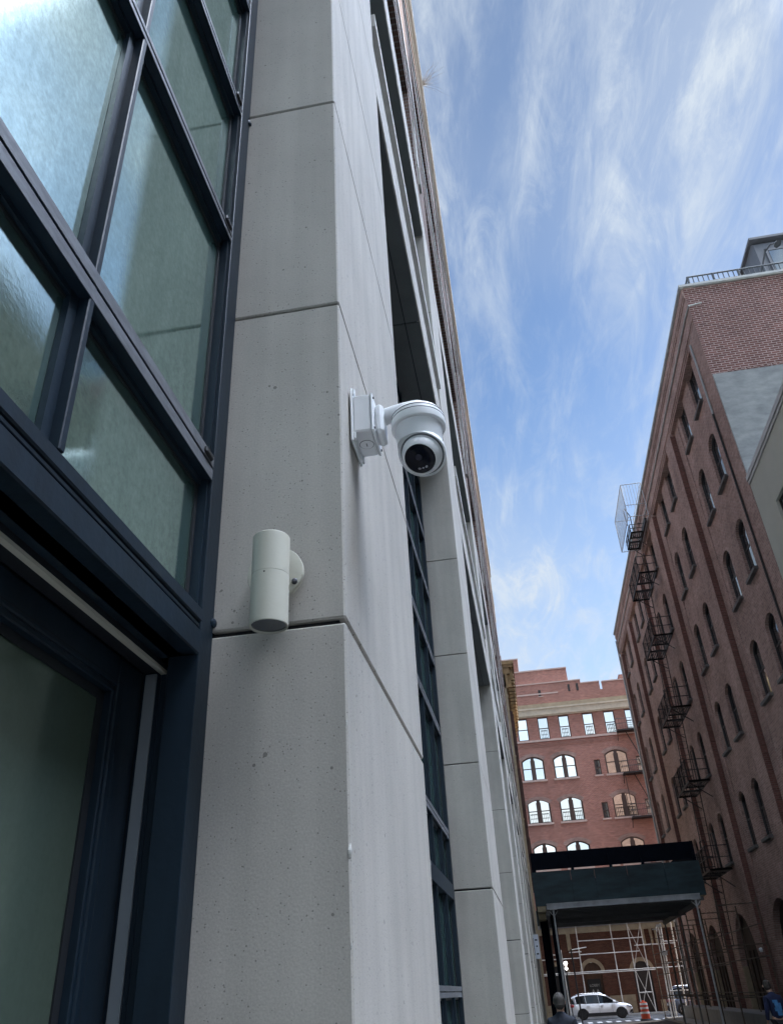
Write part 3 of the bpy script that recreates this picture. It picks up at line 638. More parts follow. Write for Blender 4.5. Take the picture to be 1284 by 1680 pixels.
for k in range(5):      # infill of the street-level arches
    ac = min(28.6+7.37*k, 57.6)
    part(RB, 'arch_infill', 'archdark', lambda b: [b.box(9.52, 9.6, ac-1.95, ac+1.95, 0, 4.45)]+[b.box(9.46, 9.52, ac-1.65+j*.8, ac-1.55+j*.8, 0, 3.0) for j in range(5)])
    part(RB, 'arch_jamb', 'tan_stone', lambda b: [b.box(9.25, 9.5, ac+1.86, ac+1.94, 0, 2.4)])
part(RB, 'wall_light', 'reflective', lambda b: b.lathe((9.0, 39.4, 2.9), (-1, 0, -.3), [(0, .07), (.05, .09), (.12, .07), (.15, .001)], 12))
# roof: railing, penthouse, gooseneck lamp
def railing(b, x0, x1, y, z0, z1, step, r=.025):
    b.tube((x0, y, z1), (x1, y, z1), r*1.5); b.tube((x0, y, z0+.1), (x1, y, z0+.1), r)
    n = int((x1-x0)/step)
    for k in range(n+1): b.tube((x0+k*step, y, z0), (x0+k*step, y, z1), r*(2 if k % 5 == 0 else .8), seg=6)
def rail_all(b):
    railing(b, 9.5, 18.0, 24.75, 25.7, 26.62, .2)
    b.tube((9.5, 24.75, 26.62), (9.5, 30, 26.62), .03); b.tube((9.5, 24.75, 25.9), (9.5, 30, 25.9), .02)
    for k in range(25): b.tube((9.5, 24.75+k*.21, 25.7), (9.5, 24.75+k*.21, 26.62), .014, seg=6)
part(RB, 'railing', 'darkrail', rail_all)
part(RB, 'rear_railing', 'pinkstone', lambda b: [b.box(11.3, 16, 27.0, 27.06, z, z+.09) for z in (26.9, 27.3, 27.7, 28.1)]+[b.box(x, x+.07, 27.06, 27.12, 25.4, 28.3) for x in (11.4, 12.6, 13.8, 15)]+[b.box(11.6, 16, 28.0, 28.1, 29.0, 29.12), b.box(11.6, 11.75, 28.0, 28.1, 25.4, 29.3)])
ph = part(RB, 'penthouse', 'roof', lambda b: [b.prism([(29, 25.4), (29, 32.3), (29.2, 32.55), (38, 32.55), (38, 25.4)], 'x', 14.6, 27), b.box(14.45, 27.2, 28.85, 38.1, 32.56, 32.70), b.box(15.0, 15.12, 28.93, 29, 25.4, 31.9), b.box(15.0, 19.8, 28.93, 29, 31.75, 31.87)])
part(ph, 'window', 'skyglass', lambda b: b.box(15.15, 19.5, 28.95, 28.985, 28.6, 31.72))
part(RB, 'gooseneck_lamp', 'darkrail', lambda b: [b.path([(14.3, 28.9, 30.1), (14.45, 28.6, 30.5), (14.6, 28.2, 30.95), (14.8, 27.9, 31.05), (14.95, 27.75, 30.9)], .04), b.lathe((14.95, 27.75, 30.95), (.3, -.3, -1), [(0, .05), (.08, .12), (.18, .19), (.19, .001)], 12)])

# ------------------------------------------------------------------ BEIGE BUILDING (nearer, right)
BB = empty('stucco_building', 'lower olive grey stucco building in front of the brick warehouse at the right edge', 'building')
def fnB(v, z, d): return (9.0+d, v, z)
def bbw(b):
    wins = []
    for z in (2.6, 6.2, 9.8, 12.75): wins.append(z)
    rows = []; prev = 0
    for i, z in enumerate(wins):
        nz = wins[i+1]-.5 if i < 3 else 16.2
        rows.append((prev, nz, [(y, y+1.5, z, z+1.75, 0) for y in (-11.6, -7.6, -3.6, .4, 4.4, 8.4, 12.4, 16.8, 21.2)])); prev = nz
    wall_rows(b, fnB, -14, 24.255, rows, .2)
    b.quad((9, -14, 0), (28, -14, 0), (28, -14, 16.2), (9, -14, 16.2)); b.quad((9.0, -14, 16.2), (28, -14, 16.2), (28, 24.255, 16.2), (9.0, 24.255, 16.2)); b.quad((9, 24.255, 0), (28, 24.255, 0), (28, 24.255, 16.2), (9, 24.255, 16.2))
part(BB, 'wall', 'beige', bbw)
part(BB, 'coping', 'coping', lambda b: [b.box(8.93, 9.3, -14, 24.25, 16.24, 16.42), b.box(8.96, 9.0, -14, 24.25, 16.12, 16.235)])
w0 = None
for z in (2.6, 6.2, 9.8, 12.75):
    for y in (-11.6, -7.6, -3.6, .4, 4.4, 8.4, 12.4, 16.8, 21.2):
        if w0 is None:
            w0 = part(BB, 'window', 'sashdark', lambda b: [b.box(9.1, 9.16, 0, .06, 0, 1.75), b.box(9.1, 9.16, 1.44, 1.5, 0, 1.75), b.box(9.1, 9.16, .06, 1.44, .85, .9), b.box(9.1, 9.16, .06, 1.44, 0, .06), b.box(9.1, 9.16, .06, 1.44, 1.69, 1.75)])
            part(w0, 'glass', 'darkglass', lambda b: b.box(9.13, 9.15, .02, 1.48, .02, 1.73)); w0.location = (0, y, z)
        else: cpart(w0, BB, (0, y, z))

# ------------------------------------------------------------------ BACK BUILDING across the cross street
KB = empty('red_brick_building', 'orange red brick building with paired arched windows closing the end of the alley', 'building', (0, 76, 0))
def fnK(u, z, d): return (u, d, z)
TOPX = [-5.3, -3.4, -1.4, .52, 2.47, 4.42, 6.66, 8.62, 10.55, 12.6, 14.6]
DBL = [(-5.4, -3.3), (-2.5, -.45), (.45, 2.5), (3.33, 5.38), (8.0, 10.0), (12.6, 14.65)]
SML = [6.98, 10.75]
rowsK = [(6.4, 10.2, 7.05, 9.15), (10.2, 14.0, 10.85, 12.95), (14.0, 17.8, 14.62, 16.62), (17.8, 21.6, 18.35, 20.45)]
def kw(b):
    rows = []
    for z0, z1, za, zb in rowsK:
        rows.append((z0, z1, [(a, c, za, zb, .38) for a, c in DBL]+[(s, s+.55, za, za+1.35, 0) for s in SML]))
    rows.append((21.6, 24.2, [(x, x+.98, 21.98, 24.06, 0) for x in TOPX]))
    wall_rows(b, fnK, -16, 26, rows, .22)
    b.box(-16, 26, .02, .4, 25.3, 26.2); b.box(-16, 1.4, .6, 6, 26, 30.2); b.box(-16, 5.96, .5, 5, 26, 28.8); b.box(-16, 7.06, .021, .41, 26.2, 27.3)
    b.box(7.06, 8.8, .02, .4, 26.2, 26.95); b.box(9.05, 26, .021, .4, 26.2, 26.9); b.box(10.8, 26, .5, 5, 26, 27.6)
    b.quad((-16, 0, 6.4), (-16, 12, 6.4), (-16, 12, 26), (-16, 0, 26)); b.quad((26, 0, 6.4), (26, 12, 6.4), (26, 12, 26), (26, 0, 26))
    for k in range(3): b.box(-16, 26, -.03-.02*k, 0, 21.30+.13*k, 21.41+.13*k)
part(KB, 'wall', 'brickB', kw)
part(KB, 'coping', 'pinkstone', lambda b: [b.box(-16, 7.08, -.02, .45, 27.3, 27.4), b.box(-16, 6.0, .45, 5.1, 28.8, 28.92), b.box(-16, 1.45, .55, 6.1, 30.2, 30.32), b.box(7.08, 8.82, -.02, .45, 26.95, 27.05), b.box(9.03, 26, -.02, .45, 26.9, 27.0), b.box(-16, 4.8, -.01, .0, 26.25, 26.38), b.box(2.9, 3.4, -.04, 0, 26.0, 26.08)])
part(KB, 'parapet_slot', 'sashdark', lambda b: [b.box(2.95, 3.2, -.005, .02, 26.1, 26.7), b.box(5.8, 6.0, -.005, .02, 26.3, 27.0), b.box(6.6, 6.8, -.005, .02, 26.3, 27.0)])
part(KB, 'cornice', 'cream_stone', lambda b: [b.box(-16, 26, -.25, .0, 24.2, 24.75), b.box(-16, 26, -.32, .0, 24.75, 24.9), b.box(-16, 26, -.16, 0, 24.10, 24.197)])
part(KB, 'cornice_top', 'tan_stone', lambda b: [b.box(-16, 26, -.3, .3, 24.903, 25.12), b.box(-16, 26, -.2, .3, 25.123, 25.3)])
part(KB, 'string_course', 'pinkstone', lambda b: b.box(-16, 26, -.12, .0, 21.75, 21.93))
part(KB, 'base_band', 'tan_stone', lambda b: [b.box(-16, 26, -.15, .3, 5.85, 6.4), b.box(-16, 26, -.22, .3, 6.4, 6.5)])
for z0, z1, za, zb in rowsK:      # dark brick hood over each pair
        for a, c in DBL:
            b = MB(); P = arch_pts(a-.0, c+.0, za, zb, .38, 14)[1:-1]; Q = arch_pts(a-.22, c+.22, za, zb+.30, .42, 14)[1:-1]
            for i in range(len(P)-1): b.quad((P[i][0], -.012, P[i][1]), (P[i+1][0], -.012, P[i+1][1]), (Q[i+1][0], -.012, Q[i+1][1]), (Q[i][0], -.012, Q[i][1]))
            b.build('arch_hood', 'brickR', KB)

dw = None
for z0, z1, za, zb in rowsK:
    for a, c in DBL:
        if dw is None:
            w = 2.05; h = zb-za; fn = lambda u, v, d: (u, d, v)
            b = MB(); P = arch_pts(0, w, 0, h, .38); frame_poly(b, fn, P, .07, .08, .2, w/2, h/2); b.box(w/2-.14, w/2+.14, .06, .2, 0, h-.02)
            b.box(.06, w-.06, .1, .2, h*.5-.03, h*.5+.03); b.box(.06, w-.06, .1, .2, 0, .07)
            for x in (.07, w/2-.2, w/2+.14, w-.13): b.box(x, x+.06, .12, .2, .05, h-.3)
            dw = b.build('window', 'sashbrown', KB)
            b = MB(); b.quad(*[fn(u, v, .16) for u, v in P]); b.build('glass', 'skyglass', dw)
            b = MB(); b.bbox(-.12, w+.12, -.08, .15, -.16, 0, .01); b.build('sill', 'pinkstone', dw); dw.location = (a, 0, za)
        else: cpart(dw, KB, (a, 0, za))
sw = None
for z0, z1, za, zb in rowsK:
    for x in SML:
        if sw is None:
            sw = part(KB, 'small_window', 'sashbrown', lambda b: [b.box(0, .07, .08, .2, 0, 1.35), b.box(.48, .55, .08, .2, 0, 1.35), b.box(.07, .48, .08, .2, .64, .70), b.box(.07, .48, .08, .2, 1.28, 1.35), b.box(.07, .48, .08, .2, 0, .06)])
            part(sw, 'glass', 'darkglass', lambda b: b.box(.03, .52, .16, .2, .02, 1.33)); part(sw, 'sill', 'pinkstone', lambda b: b.box(-.1, .65, -.06, .1, -.13, 0)); sw.location = (x, 0, za)
        else: cpart(sw, KB, (x, 0, za))
tw = None
for x in TOPX:
    if tw is None:
        tw = part(KB, 'top_window', 'sashbrown', lambda b: [b.box(0, .08, .06, .2, 0, 2.08), b.box(.90, .98, .06, .2, 0, 2.08), b.box(.08, .90, .09, .2, 1.0, 1.06), b.box(.08, .90, .06, .2, 2.0, 2.08), b.box(.08, .90, .06, .2, 0, .07)])
        part(tw, 'glass', 'skyglass', lambda b: b.box(.04, .94, .15, .18, .03, 2.05)); tw.location = (x, 0, 21.98)
    else: cpart(tw, KB, (x, 0, 21.98))
for x, z, w in [(TOPX[i]+.2, 22.08, .58) for i in (4, 5, 6, 7)]+[(DBL[i][0]+dx, 14.7, .6) for i in (2, 3, 4) for dx in (.2, 1.25)]+[(DBL[i][0]+dx, 10.95, .6) for i in (2,) for dx in (.2, 1.25)]:
    part(KB, 'window_guard', 'iron', lambda b: [b.box(x, x+w, .02, .05, z+.7, z+.73), b.box(x, x+w, .02, .05, z+.35, z+.37), b.box(x, x+w, .02, .05, z, z+.03)]+[b.box(x+k*w/4-.01, x+k*w/4+.01, .02, .05, z, z+.8) for k in range(5)])
def base(b):
    wall_rows(b, fnK, -16, 26, [(0, 5.85, [(-2.8, -1.2, 0, 3.7, .8), (.4, 1.9, 1.2, 3.6, .7), (3.2, 4.62, 0, 3.72, .71), (7.1, 8.5, 0, 3.6, .7), (10.6, 12.4, .9, 3.7, .9)])], .45)
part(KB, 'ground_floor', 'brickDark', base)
for P, Q in [(arch_pts(a, c, 0, z, r_, 12)[1:-1], arch_pts(a-.28, c+.28, 0, z+.28, r_+.28, 12)[1:-1]) for a, c, z, r_ in ((3.2, 4.62, 3.72, .71), (7.1, 8.5, 3.6, .7), (.4, 1.9, 3.6, .7))]: part(KB, 'arch_trim', 'tan_stone', lambda b: [b.quad(*[(q[0], -.03, q[1]) for q in (P[i], P[i+1], Q[i+1], Q[i])]) for i in range(len(P)-1)])
for q in ((4.95, 6.9, -.5, 0, 1.35), (8.8, 10.4, -.12, 0, 1.0), (-1, .3, -.12, 0, 1.0)): part(KB, 'stone_base', 'tan_stone', lambda b: [b.box(q[0], q[1], q[2], 0, q[3]+.45*j, q[3]+.45*j+.435) for j in range(int(q[4]/.45+.01))])
for q in ((2.2, 2.5), (8.3, 8.5), (8.9, 9.1), (9.3, 9.5)): part(KB, 'corbel', 'tan_stone', lambda b: b.box(q[0], q[1], -.15, 0, 4.65, 5.85))
for q in ((-2.8, -1.2, 0), (7.1, 8.5, 0), (.4, 1.9, 1.2), (10.6, 12.4, .9)): part(KB, 'dark_door', 'sashdark', lambda b: b.box(q[0], q[1], .3, .4, q[2], 3.68))
part(KB, 'arched_door', 'door', lambda b: [b.box(3.2, 4.62, .3, .4, 0, 3.7), b.box(3.85, 3.97, .24, .3, 2.75, 3.65), b.box(3.3, 4.5, .25, .3, 2.6, 2.72)])
lb = part(KB, 'lobby_board', 'signblack', lambda b: b.box(3.4, 4.42, .1, .16, .95, 2.55))
def text_obj(txt, size, loc, m, parent, ext=.004):
    cu_ = bpy.data.curves.new('lettering', 'FONT'); cu_.body = txt; cu_.size = size; cu_.extrude = ext; cu_.align_x = 'CENTER'
    tmp = bpy.data.objects.new('tmp', cu_); C.objects.link(tmp); bpy.context.view_layer.update()
    me = bpy.data.meshes.new_from_object(tmp.evaluated_get(bpy.context.evaluated_depsgraph_get()))
    bpy.data.objects.remove(tmp); me.materials.clear(); me.materials.append(MT[m])
    o = bpy.data.objects.new('lettering', me); C.objects.link(o); o.parent = parent; o.location = loc; o.rotation_euler = (math.pi/2, 0, 0); return o
text_obj('LOBBY', .26, (3.91, .09, 2.02), 'signgrey', lb)
for x in (3.62, 3.98): part(lb, 'arrow_mark', 'signgrey', lambda b: b.prism([(x, 1.62), (x+.12, 1.86), (x+.24, 1.62)], 'y', .09, .1))
part(KB, 'notice', 'sign', lambda b: [b.box(3.35, 3.6, -.1, -.05, .55, 1.6), b.box(3.75, 4.7, -.1, -.05, .5, .95)])

# ------------------------------------------------------------------ FIRE ESCAPES
def balcony(b, y0, y1, x0, x1, z, rail=.95, gap=None):
    """iron balcony along a wall facing -x; x0 = outer edge, x1 = wall"""
    b.box(x0, x0+.05, y0, y1, z-.06, z+.03); b.box(x1-.05, x1, y0, y1, z-.05, z+.01)
    for y in (y0, y1-.04): b.box(x0, x1, y, y+.04, z-.06, z+.03)
    n = int((y1-y0)/.14)
    segs = [(y0, y1)] if not gap else [(y0, gap[0]), (gap[1], y1)]
    for s0, s1 in segs:
        for y in (s0, s1-.04): b.box(x0, x1, y, y+.04, z-.07, z+.02)
        k = int((x1-x0)/.11)
        for i in range(k): b.box(x0+.05+i*.11, x0+.105+i*.11, s0, s1, z-.02, z)
    for zz in (z+rail, z+rail*.5): 
        b.tube((x0, y0, zz), (x0, y1, zz), .02, seg=6); b.tube((x0, y0, zz), (x1+.05, y0, zz), .02, seg=6); b.tube((x0, y1, zz), (x1+.05, y1, zz), .02, seg=6)
    for i in range(n+1):
        y = y0+i*(y1-y0)/n; r_ = .022 if i % 8 == 0 else .008; b.tube((x0, y, z), (x0, y, z+rail), r_, seg=5, cap=False)
    for y in (y0+.3, y1-.4): b.tube((x0+.1, y, z-.06), (x1, y, z-.75), .022, seg=5); b.tube((x0+.1, y, z-.06), (x0+.45, y, z-.32), .018, seg=5)
FE = empty('fire_escape', 'black iron fire escape climbing the right brick warehouse, topped by a pale mesh cage', 'fire escape', (9.0, 41, 0))
ZF = [21.28, 17.58, 13.72, 10.10, 6.2]
for i, z in enumerate(ZF):
    bl = part(FE, 'balcony', 'iron', lambda b: balcony(b, 0, 3.75, -1.0, -.02, z, .98, (1.45, 2.4)))
    part(bl, 'stair_rail', 'iron', lambda b: [b.path([(-.9, 1.5, z+.9), (-.85, 1.7, z+1.4), (-.6, 1.9, z+1.5), (-.4, 2.2, z+.4)], .02, 6), b.path([(-.3, .6, z), (-.3, .9, z+1.6), (-.3, 1.5, z+1.7), (-.3, 1.6, z)], .018, 6)])
    zt = z; zb = (ZF[i+1] if i < 4 else 3.2)
    part(FE, 'ladder', 'iron', lambda b: [b.tube((-.30, 1.5, zt), (-.30, 2.3, zb), .02, seg=6), b.tube((-.75, 1.5, zt), (-.75, 2.3, zb), .02, seg=6)]+[b.tube((-.30, 1.5+.8*t_, zt+(zb-zt)*t_), (-.75, 1.5+.8*t_, zt+(zb-zt)*t_), .011, seg=5) for t_ in [j/11 for j in range(12)]])
def cage(b):
    x0, x1, y0, y1, z0, z1 = -1.2, -.1, -1.7, 2.45, 23.9, 26.0
    pts = [(x0, y0), (x0, y1), (x1, y1), (x1, y0)]
    for z in (z0, z1):
        for i in range(4): b.tube((*pts[i], z), (*pts[(i+1) % 4], z), .022, seg=6)
    for q in pts: b.tube((*q, z0), (*q, z1), .022, seg=6)
    for i in range(1, 7): b.tube((x0+(x1-x0)*i/7, y0, z0+.6), (x0+(x1-x0)*i/7, y0, z1), .011, seg=4)
    b.tube((x0, y0, z0+.75), (x1, y0, z0+.75), .018, seg=6)
    for i in range(1, 26): y = y0+(y1-y0)*i/26; b.tube((x0, y, z0), (x0, y, z1), .008, seg=4)
    for i in range(1, 10): b.tube((x0, y0, z0+(z1-z0)*i/10), (x0, y1, z0+(z1-z0)*i/10), .007, seg=4)
    for i in range(1, 8): b.tube((x0+(x1-x0)*i/8, y1, z0), (x0+(x1-x0)*i/8, y1, z1), .008, seg=4)
part(FE, 'cage', 'galv', cage)
part(FE, 'top_balcony', 'iron', lambda b: [balcony(b, 0.3, 2.4, -.85, -.1, 24.0, .5, (1.0, 1.5)), b.box(-.2, -.1, -1, 2.4, 23.9, 24.1), b.path([(-1.0, 0, 24.3), (-1.0, .2, 25.4), (-.85, .5, 25.7), (-.6, .7, 25.3), (-.6, .8, 24.4)], .025, 6)])
FK = empty('fire_escape', 'small black iron balconies on the red brick building at the end of the alley', 'fire escape', (0, 76, 0))
for x0, x1, z in ((9.5, 13.6, 22.0), (9.3, 12.0, 18.2), (9.3, 12.0, 14.45), (9.3, 12.0, 10.7)):
    part(FK, 'balcony', 'iron', lambda b: [b.box(x0, x1, -1.0, -.02, z-.14, z-.02)]+[b.tube((x0, -1, z+h), (x1, -1, z+h), .022, seg=5) for h in (.5, .95)]+[b.tube((x0, -1, z+h), (x0, 0, z+h), .022, seg=5) for h in (.5, .95)]+[b.tube((x0+k*(x1-x0)/16, -1, z), (x0+k*(x1-x0)/16, -1, z+.95), .011, seg=4) for k in range(17)]+[b.tube((x0, -1, z-.1), (x0, 0, z-.8), .03, seg=5)])
part(FK, 'drop_ladder', 'iron', lambda b: [b.tube((9.4, -.9, 18.2), (9.45, -.9, 14.4), .03, seg=5), b.tube((11.6, -.5, 18.2), (10.2, -.5, 22), .04, seg=5), b.tube((10.2, -.5, 18.2), (11.6, -.5, 14.4), .04, seg=5)])

# ------------------------------------------------------------------ SIDEWALK SHED bridging the alley
SH = empty('sidewalk_shed', 'dark green plywood sidewalk shed on steel posts bridging the alley', 'sidewalk shed', (0, 34, 0))
def hoard(b):
    xs = [.03, 1.5, 2.4, 3.62, 5.0, 6.3]
    for i, (a, c) in enumerate(zip(xs, xs[1:])): b.box(a+.004, c-.004, -.03-.004*(i % 2), 0, 4.62, 5.80)
part(SH, 'hoarding', 'ply', hoard)
part(SH, 'side_hoarding', 'ply', lambda b: [b.box(6.28, 6.31, 0, 10, 4.62, 5.8), b.box(.03, .06, 0, 10, 4.62, 5.8), b.box(.03, 6.3, 10, 10.03, 4.62, 5.8)])
part(SH, 'tarpaulin', 'plyblack', lambda b: [b.box(.06, 6.25, .30, .34, 5.91, 6.53)]+[b.box(x, x+.12, .02, .06, 5.7, 6.5) for x in (.1, 1.55, 3.0, 4.2, 6.12)])
part(SH, 'tarpaulin', 'plyblack', lambda b: [b.box(6.21, 6.25, .34, 10, 5.3, 6.5), b.box(.06, .1, .34, 10, 5.3, 6.5), b.box(.06, 6.2, 9.9, 9.94, 5.3, 6.5)])
part(SH, 'front_beam', 'beam', lambda b: [b.box(.43, 6.05, -.16, -.04, 4.49, 4.515), b.box(.43, 6.05, -.16, -.04, 4.655, 4.68), b.box(.43, 6.05, -.11, -.09, 4.515, 4.655)])
part(SH, 'timber_block', 'timber', lambda b: [b.box(.08, .40, -.12, .2, 4.42, 4.60), b.box(.1, .36, .3, 1.4, 4.2, 4.4)])
for k in range(14):
    part(SH, 'joist', 'joist', lambda b: [b.box(.1, 6.2, .12+k*.73, .18+k*.73, 4.46, 4.58), b.box(.1, 6.2, .09+k*.73, .21+k*.73, 4.455, 4.462)])
part(SH, 'deck', 'timber', lambda b: [b.box(.08, 6.24, j*.25, j*.25+.235, 4.585, 4.615) for j in range(40)])
def post(b, x, y, z1, r=.035, head=True):
    b.tube((x, y, .12), (x, y, z1), r, seg=8); b.box(x-.12, x+.12, y-.12, y+.12, .01, .12)
    if head: b.box(x-.14, x+.14, y-.06, y+.06, z1-.02, z1); b.tube((x-.16, y, z1-.06), (x, y, z1-.25), .014, seg=5); b.tube((x+.16, y, z1-.06), (x, y, z1-.25), .014, seg=5)
for x, y, m in ((.66, -.08, 'galv'), (5.86, -.08, 'galv'), (.45, 4.9, 'joist'), (5.95, 4.9, 'joist'), (.45, 9.8, 'joist'), (5.95, 9.8, 'joist')):
    part(SH, 'post', m, lambda b: post(b, x, y, 4.49))
part(SH, 'timber_post', 'plyblack', lambda b: [b.box(.52, .74, .9, 1.1, 0.02, 4.45), b.box(.12, .42, 2.2, 2.5, 0.02, 4.45)])
part(SH, 'side_beam', 'joist', lambda b: [b.box(.38, .52, 0, 10, 4.3, 4.45), b.box(5.88, 6.02, 0, 10, 4.3, 4.45), b.box(.1, 6.2, 4.8, 4.95, 4.3, 4.45)])
# shed over the right-hand pavement
S2 = empty('tube_scaffold', 'dark rusty tube scaffold hugging the right warehouse wall behind the plywood bridge', 'scaffold', (0, 36, 0))
for k in range(7):
    y = .2+k*3.9
    for x in (7.0, 8.5): part(S2, 'post', 'poleold', lambda b: [b.tube((x, y, .13), (x, y, 4.6), .03, seg=8), b.box(x-.1, x+.1, y-.1, y+.1, .122, .135)])
for z in (1.2, 2.4, 3.5):
    part(S2, 'tube', 'poleold', lambda b: [b.tube((7.0, .2, z), (7.0, 23.7, z), .022, seg=6), b.tube((8.5, .2, z+.2), (8.5, 23.7, z+.2), .022, seg=6)])
part(S2, 'cross_tube', 'poleold', lambda b: [b.tube((7.0, .2+k*3.9, z), (8.5, .2+k*3.9, z), .02, seg=6) for k in range(7) for z in (1.3, 3.0, 4.4)])

# ------------------------------------------------------------------ SCAFFOLD in the cross street
SC = empty('scaffold', 'pale tube scaffold and shed across the street behind the white car', 'scaffold', (0, 73.5, 0))
for x in (-3.2, -.2, 2.98, 5.68, 7.02, 8.03, 10.7, 13.8):
    part(SC, 'standard', 'pole', lambda b: [b.tube((x, 0, .13), (x, 0, 6.22), .042, seg=8), b.box(x-.12, x+.12, -.12, .12, .121, .14)])
for x0, x1, z in ((3.0, 8.05, 5.16), (2.2, 3.15, 4.42), (3.0, 7.6, 4.22), (-3.5, 11.5, 3.02), (-3.5, 8.6, 2.92), (7.3, 10.5, 4.62), (7.02, 8.03, 1.45), (-3.5, 3, 4.0)):
    part(SC, 'ledger', 'pole', lambda b: b.tube((x0, -.06, z), (x1, -.06, z), .034, seg=8))
for a, c in (((7.02, 6.1), (8.03, 3.1)), ((8.03, 6.1), (7.02, 3.1)), ((7.02, 3.0), (8.03, .2)), ((8.03, 3.0), (7.02, .2))):
    part(SC, 'brace', 'pole', lambda b: b.tube((a[0], .05, a[1]), (c[0], .05, c[1]), .025, seg=6))
part(SC, 'deck', 'timber', lambda b: b.box(-6, 15, -.3, 2.2, 6.42, 6.5))
part(SC, 'deck_beam', 'beam', lambda b: [b.box(-6, 15, y, y+.1, 6.25, 6.41) for y in (-.2, .7, 1.6)])
part(SC, 'fascia', 'ply', lambda b: b.box(-6, 15, -.36, -.31, 6.4, 7.5))
SD = empty('corner_scaffold', 'bright scaffold tubes standing at the right-hand corner of the cross street', 'scaffold', (7.9, 61.6, 0))
for x, y, z in ((0, 0, 5.3), (.14, .1, 5.35), (-.1, .5, 5.2), (.82, 0, 5.55)):
    part(SD, 'standard', 'pole', lambda b: b.tube((x-.12, y, .0), (x, y, z), .042, seg=8))
for x0, x1, z in ((0, 1.0, 4.3), (-.1, 1.1, 3.1), (-.1, 1.1, 1.5)):
    part(SD, 'ledger', 'pole', lambda b: b.tube((x0, .05, z), (x1, .05, z), .034, seg=8))
part(SD, 'coupler', 'galv', lambda b: [b.box(-.12, .2, -.1, .1, 5.15, 5.3), b.box(-.45, -.1, -.06, .06, 5.0, 5.06), b.box(-.12, .22, -.08, .1, 3.5, 3.75)])
SE = empty('corner_scaffold', 'bright scaffold tubes standing at the left-hand corner beside the corner building', 'scaffold', (1.0, 61.3, 0))
for x, y, z in ((0, 0, 5.4), (.13, .1, 5.0), (.3, .4, 4.2)):
    part(SE, 'standard', 'pole', lambda b: b.tube((x+.1, y, .0), (x, y, z), .045, seg=8))
part(SE, 'ledger', 'pole', lambda b: [b.tube((-.7, 0, 3.9), (0, 0, 3.9), .035, seg=8), b.tube((-.7, 0, 3.9), (-.7, 0, 3.5), .03, seg=8)])
SFd = empty('steel_post', 'dark steel post with a side bracket in front of the white car', 'post', (1.95, 60.4, 0))
part(SFd, 'shaft', 'iron', lambda b: [b.tube((0.05, 0, 0), (0, 0, 4.15), .05, seg=8)])
part(SFd, 'bracket', 'pole', lambda b: b.tube((0, 0, 4.1), (1.0, 0, 4.2), .03, seg=6))
FL = empty('floodlight', 'small twin floodlight glowing white above the left pavement', 'lamp', (1.42, 58, 0))
part(FL, 'bracket', 'iron', lambda b: [b.tube((0, .15, 0.12), (0, .15, 3.5), .03, seg=6), b.tube((0, .15, 3.3), (0, 0, 3.3), .02, seg=6)])
for z, r_ in ((3.3, .11), (3.03, .085)): part(FL, 'lamp_head', 'lit', lambda b: b.lathe((0, -.02, z), (0, -1, 0), [(0, r_*.6), (.03, r_), (.07, r_*.9), (.09, .001)], 12))
sg = empty('wall_sign', 'small white sign with dark marks near the far end of the concrete building', 'sign', (-.13, 30, 2.78))
part(sg, 'panel', 'sign', lambda b: b.box(-.06, .10, 0, .02, 0, .70))
part(sg, 'marks', 'navy', lambda b: [b.box(-.02, .06, -.004, 0, .52, .56), b.box(0, .05, -.004, 0, .34, .38), b.box(-.01, .06, -.004, 0, .12, .16)])
part(sg, 'panel_bracket', 'iron', lambda b: b.box(-.12, -.06, 0, .02, .1, .6))

# ------------------------------------------------------------------ SECURITY CAMERA
X0 = -.3015
SCm = empty('security_camera', 'white dome security camera on a wall arm and junction box fixed to the concrete pillar', 'security camera', (X0+.004, 1.597, 3.10))
def L_(x, y, z): return (x-(X0+.004), y-1.597, z-3.10)
def plate(b):
    x0, y0, z0 = L_(X0+.0045, 1.538, 3.024); x1, y1, z1 = L_(-.2905, 1.660, 3.192)
    b.bbox(x0, x1, y0, y1, z0, z1, .003)
part(SCm, 'back_plate', 'white', plate)
jb = part(SCm, 'junction_box', 'white', lambda b: b.bbox(*[q for pr in zip(L_(-.2905, 1.541, 3.050), L_(-.2462, 1.656, 3.164)) for q in pr], .004))
part(jb, 'seam', 'whiteseam', lambda b: b.box(*[q for pr in zip(L_(-.2464, 1.543, 3.052), L_(-.2450, 1.654, 3.162)) for q in pr]))
part(jb, 'lid', 'white', lambda b: b.bbox(*[q for pr in zip(L_(-.2450, 1.539, 3.048), L_(-.2395, 1.658, 3.166)) for q in pr], .0018))
# conduit plug in the underside
cpl = L_(-.268, 1.60, 3.050)
part(jb, 'conduit_plug', 'whiteseam', lambda b: [b.lathe(cpl, (0, 0, -1), [(0, .0185), (.0006, .0185)], 28), b.box(cpl[0]-.0012, cpl[0]+.0012, cpl[1]-.006, cpl[1]+.006, cpl[2]-.0022, cpl[2]-.0014)])
part(jb, 'plug_face', 'white', lambda b: b.lathe(cpl, (0, 0, -1), [(0, .0172), (.0014, .0168)], 28))
part(jb, 'screw', 'screw', lambda b: [b.lathe(L_(-.2395, y, z), (1, 0, 0), [(0, .0035), (.003, .003), (.0035, .0001)], 10) for y in (1.549, 1.647) for z in (3.060, 3.155)])
part(SCm, 'ear', 'white', lambda b: [b.bbox(*[q for pr in zip(L_(-.2905, y, z), L_(-.284, y+.012, z+.02)) for q in pr], .002) for y in (1.54, 1.645) for z in (3.03, 3.168)])
